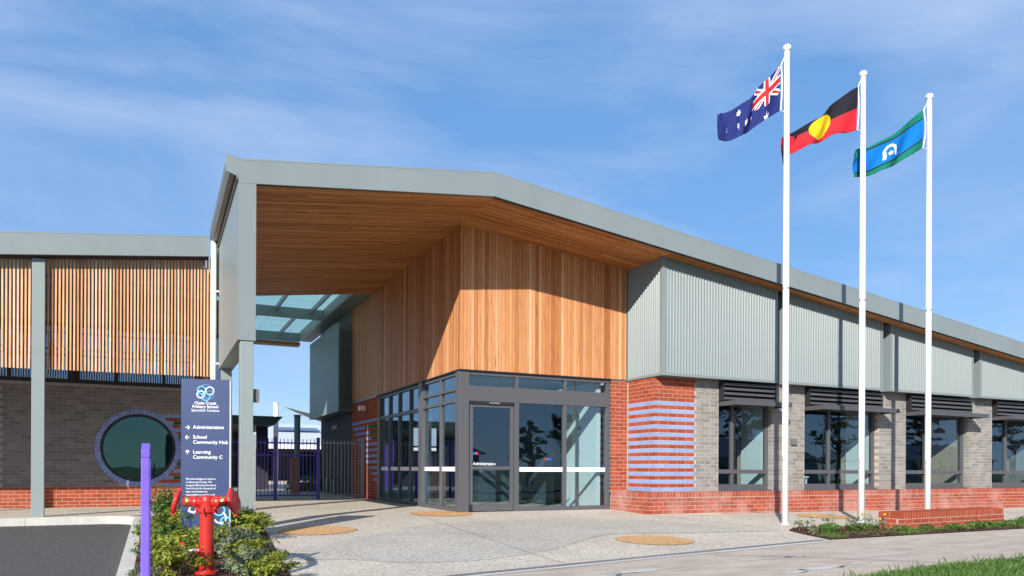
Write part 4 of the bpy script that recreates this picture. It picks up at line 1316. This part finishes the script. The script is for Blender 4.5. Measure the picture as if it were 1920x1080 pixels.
for s in (-1,1):
    ar = MB().tube([(0,0,H-.075),(s*.09,-.0,H-.07),(s*.17,-.03,H-.065),(s*.25,-.05,H-.065)],[.055,.055,.052,.05],16).build('outlet_arm','hyd',hd,smooth=True,local=True)
    MB().lathe([(.058,s*.10),(.066,s*.11),(.066,s*.135),(.058,s*.145)],16,(0,-.005,H-.07),'x').build('flange','hyd',ar,local=True)
    MB().lathe([(.05,s*.175),(.056,s*.18),(.056,s*.235),(.05,s*.24)],16,(0,-.035,H-.065),'x').build('valve','brass',ar,local=True)
    cp = MB().lathe([(.035,-.03),(.10,-.028),(.125,-.012),(.125,.012),(.10,.03),(.03,.036)],22).build('cap','hyd',hd,local=True,bevel=.003)
    cp.location = (s*.315,-.062,H-.07); cp.rotation_euler = (0,s*R(74),-s*R(12))
    for k in range(2):
        lg = MB().box(-.022,.022,-.022,.022,-.014,.014).build('lug','hyd',cp,local=True)
        lg.location = ((1 if k else -1)*.128,0,0)
MB().tube([(-.17,-.02,H-.12),(-.19,-.03,H-.165),(-.13,-.04,H-.185),(-.09,-.04,H-.15)],.013,8).build('hose_loop','white',hd,smooth=True,local=True)
sp = MB().tube([(0,0,.24),(-.18,0,.24),(-.215,0,.235),(-.225,0,.2),(-.225,0,0)],.024,12).build('drain_pipe','galv',hd,smooth=True,local=True)
MB().lathe([(.034,-.11),(.034,-.075)],12,(0,0,.24),'x').build('flange','hyd',sp,local=True)
mb = MB().box(-.30,-.245,-.012,.012,.25,.33); mb.build('tap_handle','f_red',sp,local=True,bevel=.006)
MB().tube([(-.225,0,.24),(-.25,0,.28)],.014,8).build('tap_stem','white',sp,local=True)

# ------------------------------------------------------------------ purple hoop rail in the bed, seen end on
rl = thing('hoop_rail','violet powder-coated steel hoop rail standing at the kerb','rail',(-5.71,-7.4,g(-5.71,-7.4)))
path = []
y0,y1,ztp = -7.58,-6.75,.985
MB().box(-5.742,-5.678,y0-.03,y0+.03,-.3,ztp).build('post','purple',rl,bevel=.008)
MB().box(-5.735,-5.675,y1-.03,y1+.03,-.3,ztp).build('post','purple',rl,bevel=.008)
mb = MB(); n = 28
for k in range(n+1):
    t = k/n; y = y0+(y1-y0)*t
    z = ztp+.07*math.sin(math.pi*t)**.8
    mb.v += [(-5.742,y,z+.001),(-5.678,y,z+.001),(-5.678,y,z+.06),(-5.742,y,z+.06)]
for k in range(n):
    q = 4*k
    for a,c in ((0,1),(1,2),(2,3),(3,0)): mb.f.append((q+a,q+4+a,q+4+c,q+c)); mb.m.append(0)
mb.f += [(0,1,2,3),(4*n+3,4*n+2,4*n+1,4*n)]; mb.m += [0,0]
mb.build('arched_top_rail','purple',rl,bevel=.006)
MB().box(-5.730,-5.690,y0+.04,y1-.04,.58,.62).build('mid_rail','purple',rl)

# ------------------------------------------------------------------ brick seat wall by the path
pa = math.atan2(-4.99+5.27,9.88-6.44)
sx,sy = 6.44,-5.27
plt = thing('brick_seat_wall','low red brick seat wall beside the path, capped with bricks on edge','wall',(sx,sy,g(sx,sy)),pa)
LEN,DEP,TOP = 3.45,.45,.155
gz = g(sx,sy)
core = MB().box(.003,LEN-.003,.003,DEP-.003,-.3,TOP-gz-.118).build('core','mortar',plt,local=True)
core2 = MB().box(.003,LEN-.003,.003,DEP-.003,TOP-gz-.1158,TOP-gz-.003).build('cap_mortar','mortar',plt,local=True)
random.seed(61)
def lw_(o,ang,length,par,ht):
    W_ = Wall(o,ang,par); W_.field(0,length,ht-.116-4*BH,4,lambda a,r:'red')
zt2 = TOP-gz
lw_((0,0,0),0,LEN,core,zt2); lw_((0,DEP-.001,0),-math.pi/2,DEP-.066,core,zt2); lw_((LEN,.065,0),math.pi/2,DEP-.066,core,zt2)
x = 0
WC = Wall((0,0,0),0,core2)
while x < LEN-.07:
    WC.put('rowlock_brick','red',x,x+.076,zt2-.112,zt2,.225); WC.o = Vector((0,.233,0)); WC.put('rowlock_brick','red',x,x+.076,zt2-.112,zt2,.216); WC.o = Vector((0,0,0)); x += .086

# ------------------------------------------------------------------ fence and gate
def picket_run(name,lab,ct,x0,x1,y,mat,zb,ztop,rails,pitch,pw,posts,grp=None):
    t = thing(name,lab,ct,((x0+x1)/2,y,0),group=grp)
    for z in rails: MB().box(x0+.002,x1-.002,y-.018,y+.018,z,z+.04).build('rail',mat,t)
    n = int((x1-x0)/pitch)
    for k in range(n):
        x = x0+(k+.5)*(x1-x0)/n
        MB().box(x-pw/2,x+pw/2,y-.032,y-.0185,zb,ztop).build('picket',mat,t)
    for x in posts: MB().box(x-.045,x+.045,y-.05,y+.04,-.2,ztop+.05).build('post',mat,t)
    return t
picket_run('picket_fence','silver grey steel picket fence panel beside the red side wall','fence',-1.29,-.03,7.7,'steel2',.06,1.74,(.10,1.62),.105,.022,(-.07,))
picket_run('school_gate','right leaf of the purple steel picket gate, next to the silver fence','gate',-2.50,-1.34,7.7,'purpled',.05,1.74,(.10,1.25,1.60),.098,.02,(-1.38,),'purple gate leaves')
picket_run('school_gate','left leaf of the purple steel picket gate, partly behind the portal post','gate',-3.95,-2.52,7.7,'purpled',.05,1.74,(.10,1.25,1.60),.098,.02,(-2.58,),'purple gate leaves')

# ------------------------------------------------------------------ yard behind the gate
def at(u,v,D):
    a = (u-960)/1396; b_ = -(v-878.9)/1396
    c,s = math.cos(ROLL),math.sin(ROLL)
    return CAM+(FW+RT*(a*c-b_*s)+UP*(a*s+b_*c))*D
def uX(u,D): return at(u,878,D)
bb = thing('pale_roofed_block','long low classroom block with pale metal roof and solar panels behind the gate','building',(8,42,0))
BA = Vector((1,0,0))
y_ = 40.0
# roof slope towards the camera
m_ = MB(); m_.hexa([(-6,y_-4,2.25),(26,y_-4,2.25),(26,y_+9,4.35),(-6,y_+9,4.35)],[(-6,y_-4,2.42),(26,y_-4,2.42),(26,y_+9,4.52),(-6,y_+9,4.52)])
m_.build('roof','roofw',bb)
MB().box(-6,26,y_,y_+8,-.4,2.7).build('wall','dark',bb)
MB().box(-6,26,y_-4.12,y_-4.0,2.15,2.42).build('gutter','white',bb)
for (x0,yy) in ((2.4,3.0),(6.0,2.2),(8.4,4.6)):
    z = 2.42+(yy+4)*.1615+.06
    MB().hexa([(x0,y_+yy,z+.06),(x0+3.2,y_+yy,z+.06),(x0+3.2,y_+yy+1.6,z+.06+.29),(x0,y_+yy+1.6,z+.06+.29)],[(x0,y_+yy,z+.11),(x0+3.2,y_+yy,z+.11),(x0+3.2,y_+yy+1.6,z+.11+.29),(x0,y_+yy+1.6,z+.11+.29)]).build('solar_panel','pv',bb)
MB().box(7.2,7.9,y_+5.5,y_+6.2,3.6,4.4).build('roof_vent','white',bb)
for k in range(7):
    MB().box(-4+k*3.4,-3.9+k*3.4,y_-3.9,y_-3.8,-.4,2.25).build('verandah_post','purpled',bb)
for k in range(6):
    MB().box(-3.2+k*3.4,-1.6+k*3.4,y_-.03,y_-.001,.3,2.1).build('window','glassd',bb)
sh = thing('entry_shelter','dark green flat-roofed entry shelter beyond the purple gate','shelter',(-3,20,0))
MB().hexa([(-9,17,2.62),(-1.35,17,2.62),(-1.35,24,2.62),(-9,24,2.62)],[(-9,16.9,2.98),(-1.0,16.9,2.98),(-1.0,24,2.98),(-9,24,2.98)]).build('roof','roofd',sh)
for x in (-3.6,-2.6,-1.95):
    MB().box(x,x+.45,17.6,17.75,-.3,2.61).build('panel','purpled' if x < -2 else 'dark',sh)
MB().box(-9,-2.0,23.6,23.8,-.3,2.61).build('wall','dark',sh)
def pole_thing(lab,p,h,r,mat):
    t = thing('shade_sail_pole',lab,'pole',(p.x,p.y,-.3))
    MB().tube([(0,0,0),(0,0,h+.3)],r,12).build('shaft',mat,t,smooth=True,local=True)
    MB().lathe([(r+.02,h+.28),(r+.02,h+.34)],12).build('cap',mat,t,local=True)
    return t
pa_ = uX(517,34); pb_ = uX(557,27)
pole_thing('pale round shade sail pole behind the shelter roof',pa_,at(517,757,34).z,.11,'white')
pole_thing('dark steel shade sail pole beyond the gate',pb_,at(557,780,27).z,.11,'darkbox')
A,B_,C_ = at(521,757,34),at(640,782,31),at(640,800,38)
m_ = MB(); n = 8; idx = {}
for i in range(n+1):
    for j in range(n+1-i):
        k = n-i-j
        p = (A*i+B_*j+C_*k)/n
        q = (i*j+j*k+i*k)/(n*n)
        p = p+((A+B_+C_)/3-p)*.25*(1-q*3 if min(i,j,k) == 0 else 0)*.3 + Vector((0,0,-.5*q))
        idx[i,j] = len(m_.v); m_.v.append(tuple(p))
for i in range(n):
    for j in range(n-i):
        m_.f.append((idx[i,j],idx[i+1,j],idx[i,j+1])); m_.m.append(0)
        if j < n-i-1: m_.f.append((idx[i+1,j],idx[i+1,j+1],idx[i,j+1])); m_.m.append(0)
so2 = m_.build('shade_sail','sail'); tag(so2,'cream triangular shade sail stretched above the yard','shade sail')
sm = so2.modifiers.new('cloth','SOLIDIFY'); sm.thickness = .01
# orange panel, low planter, hedge in the yard
p = uX(552,26); t = thing('notice_stand','orange timber notice stand standing behind the gate','panel',(p.x,p.y,-.2))
MB().box(-.14,.14,-.04,.04,0,1.45).build('board','orange',t,local=True); MB().box(-.18,.18,-.08,.08,0,.08).build('foot','dark',t,local=True)
p = uX(577,30); t = thing('red_brick_planter','low red planter box in the yard behind the gate','planter',(p.x,p.y,-.2))
MB().box(-.7,.7,-.2,.2,.05,.48).build('body','red',t,local=True); MB().box(-.74,.74,-.24,.24,.48,.53).build('rim','orange',t,local=True); MB().box(-.66,.66,-.16,.16,0,.05).build('plinth','dark',t,local=True)
def leaf_cloud(n,rx,ry,rz,size,seed,hollow=.35,zc=None,clumps=0):
    rnd = random.Random(seed); mb = MB(); zc = rz if zc is None else zc
    cl_ = []
    for _ in range(clumps):
        while True:
            p = Vector((rnd.uniform(-1,1),rnd.uniform(-1,1),rnd.uniform(-1,1)))
            if .3 < p.length < .95: break
        cl_.append((p,rnd.uniform(.22,.45)))
    for _ in range(n):
        while True:
            if cl_:
                c,r = cl_[rnd.randrange(len(cl_))]
                p = c+Vector((rnd.gauss(0,1),rnd.gauss(0,1),rnd.gauss(0,.8)))*r*.5
                if p.length < 1.15: break
            else:
                p = Vector((rnd.uniform(-1,1),rnd.uniform(-1,1),rnd.uniform(-1,1)))
                if hollow < p.length < 1: break
        nrm = (p+Vector((rnd.gauss(0,.6),rnd.gauss(0,.6),rnd.gauss(.5,.5)))).normalized()
        c = Vector((p.x*rx,p.y*ry,p.z*rz+zc))
        if c.z < .01: c.z = abs(c.z)*.4+.01
        a = nrm.orthogonal().normalized(); a = (a*math.cos(rnd.uniform(0,6.28))+nrm.cross(a)*math.sin(rnd.uniform(0,6.28))).normalized()
        b_ = nrm.cross(a); s = size*rnd.uniform(.6,1.25)
        mb.add([c-a*s,c-b_*s*.42+nrm*s*.12,c+a*s,c+b_*s*.42+nrm*s*.12],[(0,1,2),(0,2,3)])
    return mb
p = uX(640,29); t = thing('hedge','green clipped hedge behind the silver fence','hedge',(p.x,p.y,-.25))
leaf_cloud(1500,2.2,.5,.5,.09,4,.1).build('foliage','hedge',t,local=True)
MB().tube([(-1,0,0),(-1,0,.5)],.03,6).build('stem','stem',t,local=True); MB().tube([(1,0,0),(1,0,.5)],.03,6).build('stem','stem',t,local=True)
grp = 'bicycle hoops behind the silver fence'
for k,lab in enumerate(['bicycle hoop nearest the purple gate post','bicycle hoop in the middle of the rack','bicycle hoop nearest the red side wall']):
    p = uX(618+k*14,26); t = thing('bicycle_hoop',lab,'bike rack',(p.x,p.y,-.2),R(60),grp)
    MB().tube([(-.4,0,0),(-.4,0,.6),(-.33,0,.78),(0,0,.85),(.33,0,.78),(.4,0,.6),(.4,0,0)],.022,8).build('hoop','galv',t,smooth=True,local=True)
    MB().box(-.5,-.3,-.06,.06,0,.012).build('foot_plate','galv',t,local=True); MB().box(.3,.5,-.06,.06,0,.012).build('foot_plate','galv',t,local=True)

flush_text()

# ------------------------------------------------------------------ shrubs in the entrance bed
SHR = [('leafy',leaf_cloud(1150,.36,.36,.22,.032,101,.3,clumps=18)),('leafy',leaf_cloud(1050,.34,.36,.20,.031,102,.3,clumps=16)),
       ('leafd',leaf_cloud(1200,.38,.36,.25,.031,103,.3,clumps=18)),('leafs',leaf_cloud(1300,.32,.32,.16,.026,104,.2,clumps=22)),
       ('leafs',leaf_cloud(1200,.30,.30,.19,.028,105,.2,clumps=22))]
shm = []
for k,(m,mb) in enumerate(SHR):
    me = bpy.data.meshes.new('foliage'); me.from_pydata(mb.v,[],mb.f); me.materials.append(MT[m]); me.update(); shm.append(me)
mb = MB(); rnd = random.Random(8)
for k in range(9):
    a = rnd.uniform(0,6.28); mb.tube([(0,0,0),(.08*math.cos(a),.08*math.sin(a),.12),(.26*math.cos(a),.26*math.sin(a),.3)],[.008,.006,.003],5)
stm = bpy.data.meshes.new('stems'); stm.from_pydata(mb.v,[],mb.f); stm.materials.append(MT['stem']); stm.update()
def shrub(kind,x,y,s,lab,nm,grp):
    t = thing(nm,lab,'shrub',(x,y,g(x,y)+.016),random.uniform(0,6.28),grp)
    o = bpy.data.objects.new('foliage',shm[kind]); col.objects.link(o); o.parent = t; o.scale = (s,s,s*random.uniform(.9,1.15))
    o = bpy.data.objects.new('stems',stm); col.objects.link(o); o.parent = t; o.scale = (s,s,s)
G1 = 'shrubs in the entrance bed'
random.seed(71)
SL = [(0,-5.30,-2.3,1.0,'round yellow-green shrub behind the left edge of the navy sign'),
      (2,-5.62,.3,1.15,'dark green shrub at the back corner of the kerb'),
      (2,-5.20,.75,1.1,'dark green shrub at the back of the bed beside the pavement'),
      (3,-5.42,-3.5,.9,'grey-green shrub at the left foot of the navy sign'),
      (0,-5.60,-3.0,.95,'yellow-green shrub between the hoop rail and the navy sign'),
      (0,-5.0,-4.45,.9,'round yellow-green shrub in front of the navy sign, behind the hydrant'),
      (2,-5.50,-4.0,1.0,'dark leafy shrub beside the middle of the hoop rail'),
      (0,-5.48,-5.0,.95,'yellow-green shrub left of the hydrant beside the hoop rail'),
      (1,-5.42,-6.0,.85,'low yellow-green shrub just left of the hydrant drain pipe'),
      (2,-4.50,-2.1,.8,'dark green shrub at the foot of the portal post'),
      (0,-4.50,-3.2,1.15,'bright yellow-green shrub at the right edge of the bed below the portal post'),
      (0,-4.38,-2.55,.9,'yellow-green shrub right of the navy sign against the paving'),
      (3,-4.80,-4.6,1.0,'silvery shrub right of the hydrant standpipe'),
      (4,-4.72,-5.3,1.0,'silvery upright shrub in front of the bright yellow-green shrub'),
      (1,-4.68,-5.95,.9,'low leafy shrub at the front right edge of the bed'),
      (4,-4.78,-6.3,.8,'silvery shrub just right of the hydrant foot'),
      (1,-4.60,-6.7,.75,'small leafy shrub at the front corner of the bed by the paving'),
      (3,-5.70,-4.6,.62,'small silvery shrub between the kerb and the hoop rail'),
      (4,-5.74,-6.0,.5,'tiny grey shrub hanging over the kerb')]
for k,x,y,s,lab in SL:
    shrub(k,x,y,s,lab,['leafy_shrub','leafy_shrub','dark_shrub','silver_shrub','silver_shrub'][k],G1)
def inside(pt,poly):
    x,y = pt; r = False
    for (x0,y0),(x1,y1) in zip(poly,poly[1:]+poly[:1]):
        if (y0 > y) != (y1 > y) and x < (x1-x0)*(y-y0)/(y1-y0)+x0: r = not r
    return r
rnd = random.Random(12)
def chips(poly,n,nm):
    xs = [p[0] for p in poly]; ys = [p[1] for p in poly]; mb = MB(); c = 0
    while c < n:
        x,y = rnd.uniform(min(xs),max(xs)),rnd.uniform(min(ys),max(ys))
        if not inside((x,y),poly): continue
        c += 1; a = rnd.uniform(0,6.28); l,w_ = rnd.uniform(.012,.035),rnd.uniform(.006,.012); z = g(x,y)+.02+rnd.uniform(0,.014)
        u = Vector((math.cos(a)*l,math.sin(a)*l,rnd.uniform(-.008,.008))); v = Vector((-math.sin(a)*w_,math.cos(a)*w_,rnd.uniform(-.005,.005))); p = Vector((x,y,z))
        mb.add([p-u-v,p+u-v,p+u+v,p-u+v],[(0,1,2,3)])
    o = stuff(mb.build(nm,'chip')); o['label'] = 'brown bark mulch chips'; o['category'] = 'mulch'
chips(BED,4200,'bark_chips')
chips([p for p in BED2 if p[0] < 12],4200,'flower_bed_chips')

# ------------------------------------------------------------------ flower bed by the path
def tuft(n,h,sp,seed,wd=.006,curl=.5):
    rnd = random.Random(seed); mb = MB()
    for _ in range(n):
        a = rnd.uniform(0,6.28); r = rnd.uniform(0,sp*.5); q = rnd.uniform(.5,1)*h; ln = rnd.uniform(.1,curl)*h
        b0 = Vector((r*math.cos(a),r*math.sin(a),0)); d = Vector((math.cos(a),math.sin(a),0)); s = Vector((-d.y,d.x,0))*wd
        m1 = b0+d*ln*.4+Vector((0,0,q*.6)); t = b0+d*ln*1.2+Vector((0,0,q))
        mb.add([b0-s,b0+s,m1+s*.8,m1-s*.8,t],[(0,1,2,3),(3,2,4)])
    return mb
def mesh_of(mb,nm,mat):
    me = bpy.data.meshes.new(nm); me.from_pydata(mb.v,[],mb.f); me.materials.append(MT[mat]); me.update(); return me
tf = [mesh_of(tuft(160,.13,.30,201,.007,.9),'foliage','blade'),mesh_of(leaf_cloud(260,.17,.17,.07,.03,202,.1),'foliage','leafd'),mesh_of(leaf_cloud(240,.20,.18,.06,.028,203,.1),'foliage','blade')]
G2 = 'low plants in the flower bed'
names = ['clump of green grassy plants','low dark green plant','flat green ground plant']
random.seed(81)
spots = [(0,4.5,-5.35,1.0,'just left of the mulch patch'),(2,4.9,-5.05,1.1,'in front of the nearest flagpole'),(1,5.35,-5.2,1.0,'between the first two flagpoles'),
         (0,5.9,-5.0,1.0,'left of the brick seat wall'),(2,6.2,-5.45,.9,'at the left corner of the brick seat wall'),(1,6.9,-5.42,.8,'against the left end of the brick seat wall front'),
         (2,7.6,-5.5,1.0,'below the left half of the brick seat wall'),(1,8.3,-5.45,1.1,'below the middle of the brick seat wall'),(2,8.9,-5.42,1.1,'below the right half of the brick seat wall'),
         (2,9.4,-5.38,1.1,'near the right end of the brick seat wall'),(0,10.0,-5.25,1.2,'just past the right end of the brick seat wall'),(2,10.6,-5.1,1.4,'at the far right of the flower bed'),(2,11.3,-5.0,1.5,'at the farthest end of the flower bed in view')]
for k,x,y,s,wh in spots:
    t = thing('ground_plant',names[k]+' '+wh,'plant',(x,y,g(x,y)+.02),random.uniform(0,6.28),G2)
    o = bpy.data.objects.new('foliage',tf[k]); col.objects.link(o); o.parent = t; o.scale = (s,s,s)
fl_m = leaf_cloud(34,.10,.10,.10,.035,301,.1)
fl_me = mesh_of(fl_m,'foliage','leafs')
pet = MB()
for k in range(10):
    a = 2*math.pi*k/10
    pet.add([(0,0,0),(.03*math.cos(a-.25),.03*math.sin(a-.25),.012),(.042*math.cos(a),.042*math.sin(a),.010),(.03*math.cos(a+.25),.03*math.sin(a+.25),.012)],[(0,1,2,3)])
pet_me = mesh_of(pet,'flower','petal')
stq = mesh_of(MB().tube([(0,0,0),(.01,.0,.10),(0,.01,.20)],.004,5),'stem','leafs')
fs = [(4.30,-4.95,1.1,'at the left tip of the flower bed'),(4.05,-5.45,.8,'at the path corner of the flower bed'),(4.75,-4.75,1.0,'beside the foot of the nearest flagpole'),(5.25,-4.72,1.2,'right of the nearest flagpole'),
      (5.75,-4.75,1.0,'halfway between the first two flagpoles'),(6.15,-4.62,1.1,'left of the middle flagpole foot'),(6.55,-4.5,1.0,'at the middle flagpole foot'),(6.25,-5.0,1.0,'close to the left end of the brick seat wall')]
random.seed(91)
for x,y,s,wh in fs:
    t = thing('yellow_daisy','yellow-flowered grey-leaved daisy plant '+wh,'flower',(x,y,g(x,y)+.02),random.uniform(0,6.28),'yellow daisies along the flower bed')
    o = bpy.data.objects.new('foliage',fl_me); col.objects.link(o); o.parent = t; o.scale = (s,s,s*1.1)
    for k in range(random.choice((1,2,2,3))):
        dx,dy = random.uniform(-.09,.09),random.uniform(-.09,.09); hh = random.uniform(.7,1.3)*s
        q = bpy.data.objects.new('stem',stq); col.objects.link(q); q.parent = t; q.location = (dx,dy,.02); q.scale = (s,s,hh)
        f = bpy.data.objects.new('flower',pet_me); col.objects.link(f); f.parent = t; f.location = (dx,dy+.01*s,.02+.20*hh)
        f.rotation_euler = (random.uniform(.3,1.1),random.uniform(-.4,.4),random.uniform(0,6)); f.scale = (s*.6,s*.6,s*.6)
# lawn at the lower right: blades
rnd = random.Random(14); mb = MB()
def blade(x,y,h):
    a = rnd.uniform(0,6.28); z = g(x,y)+.01; s = Vector((-math.sin(a),math.cos(a),0))*.003; d = Vector((math.cos(a),math.sin(a),0))*h*rnd.uniform(.1,.7); p = Vector((x,y,z))
    mb.add([p-s,p+s,p+d*.4+Vector((0,0,h*.65))+s*.8,p+d+Vector((0,0,h))],[(0,1,2),(0,2,3)])
cnt = 0
def path_s(x):
    P = PATH_S[::-1]
    for (a,ya),(c,yc) in zip(P,P[1:]):
        if a <= x <= c: return ya+(yc-ya)*(x-a)/(c-a)
while cnt < 30000:
    x = rnd.uniform(-.6,7.5); e = path_s(x)
    y = e+.05-abs(rnd.gauss(0,.9))
    if y < e-2.0: continue
    cnt += 1; blade(x,y,rnd.uniform(.02,.065) if rnd.random() < .96 else rnd.uniform(.06,.13))
# runner grass in the flower bed edge
for _ in range(5200):
    x = rnd.uniform(3.95,11.8)
    y = -5.98+(x-3.85)*.062+abs(rnd.gauss(.0,.22))+.03 if x < 6.3 else -5.62+(x-6.3)*.045+rnd.uniform(0,.3)
    if 4.35 < x < 5.7 and y < -5.62 : continue
    if not inside((x,y),BED2): continue
    blade(x,y,rnd.uniform(.02,.07))
o = stuff(mb.build('grass','blade')); o['label'] = 'short green lawn grass along the path'; o['category'] = 'grass'

# ------------------------------------------------------------------ across the street: what the windows mirror
def pine(x,y,h,seed,lab,flat=False):
    rnd = random.Random(seed)
    t = thing('pine_tree',lab,'tree',(x,y,-.45),0,'trees across the street')
    mb = MB(); mb.tube([(0,0,0),(.15,.1,h*.4),(-.1,.2,h*.75),(0,0,h*.97)],[.28,.22,.13,.04],9)
    crown = MB()
    for k in range(20):
        z = h*(.36+.58*rnd.random()); a = rnd.uniform(0,6.28); r = (h*.26 if flat else h*.2)*rnd.uniform(.5,1.1)*(1.15-z/h*.6)
        tip = Vector((math.cos(a)*r,math.sin(a)*r,z+h*.06)); mb.tube([(0,0,z-h*.04),tuple(tip*.6+Vector((0,0,z*.4))),tuple(tip)],[.09,.05,.02],6)
        q_ = rnd.uniform(.6,1.3)
        lc = leaf_cloud(200,h*.12*q_,h*.12*q_,h*.085*q_,.15,seed*50+k,.0,0,clumps=5)
        crown.add([Vector(v)+tip for v in lc.v],lc.f)
    mb.build('trunk','bark',t,local=True,smooth=True); crown.build('crown','leafp',t,local=True)
for k,(x,y,h,fl_,lab) in enumerate([(23,-42,5.2,True,'low dark pine mirrored in the entrance doors'),(27.5,-44,6.0,True,'bushy pine mirrored in the right entrance pane'),(32,-43,5.4,True,'low pine beside the bare street tree'),
        (41,-38,9.5,False,'tall slender pine mirrored in the first wing window'),(45.5,-40,10,False,'tall thin pine next to the street lamp'),(55,-40,9,True,'broad-crowned pine mirrored in the second wing window'),
        (73,-44,9.5,True,'spreading pine mirrored in the third wing window'),(90,-44,11,False,'tall pine mirrored in the farthest wing window')]):
    pine(x,y,h,k+1,lab,fl_)
rnd = random.Random(5)
t = thing('bare_tree','leafless young street tree opposite the entrance','tree',(17.2,-26,-.4))
mb = MB()
def branch(p,d,l,r,n):
    q = p+d*l; mb.tube([tuple(p),tuple((p+q)/2+Vector((rnd.gauss(0,.03),rnd.gauss(0,.03),0))),tuple(q)],[r,r*.8,r*.6],6)
    if n == 0: return
    for _ in range(3): branch(q,(d+Vector((rnd.gauss(0,.45),rnd.gauss(0,.45),rnd.gauss(.1,.25)))).normalized(),l*.68,r*.58,n-1)
branch(Vector((0,0,0)),Vector((.02,0,1)),1.5,.07,5)
mb.build('branches','bark',t,local=True)
t = thing('street_lamp','curved steel street lamp across the street','street lamp',(43,-31.0,-.4))
MB().tube([(0,0,0),(0,0,6),(.2,0,7.2),(.9,0,8.0),(1.8,0,8.2)],[.09,.07,.06,.05,.04],10).build('pole','galv',t,smooth=True,local=True)
MB().box(1.6,2.2,-.12,.12,8.12,8.24).build('lamp_head','white',t,local=True); MB().lathe([(.16,0),(.16,.06),(.10,.08)],12).build('base','galv',t,local=True)
for x,wd,lab in ((16,16,'long low grey house opposite the entrance'),(58,22,'grey gabled house opposite the window wing'),(92,24,'far grey house at the end of the street')):
    t = thing('house',lab,'house',(x,-60,-.45),0,'houses across the street')
    MB().box(-wd/2,wd/2,-5,5,0,2.8).build('wall','housew',t,local=True)
    m_ = MB(); m_.add([(-wd/2-.5,-5.6,2.75),(wd/2+.5,-5.6,2.75),(wd/2+.5,5.6,2.75),(-wd/2-.5,5.6,2.75),(-wd/2+3,0,5.3),(wd/2-3,0,5.3)],[(0,1,5,4),(2,3,4,5),(1,2,5),(3,0,4),(3,2,1,0)])
    m_.build('roof','houser',t,local=True)
    for k in range(4):
        xx = -wd/2+1.2+k*(wd-2.4)/4
        MB().box(xx,xx+1.5,5.001,5.04,.9,2.1).build('window','black',t,local=True)
    MB().box(.3,1.2,5.001,5.05,0,2.1).build('door','dark',t,local=True)
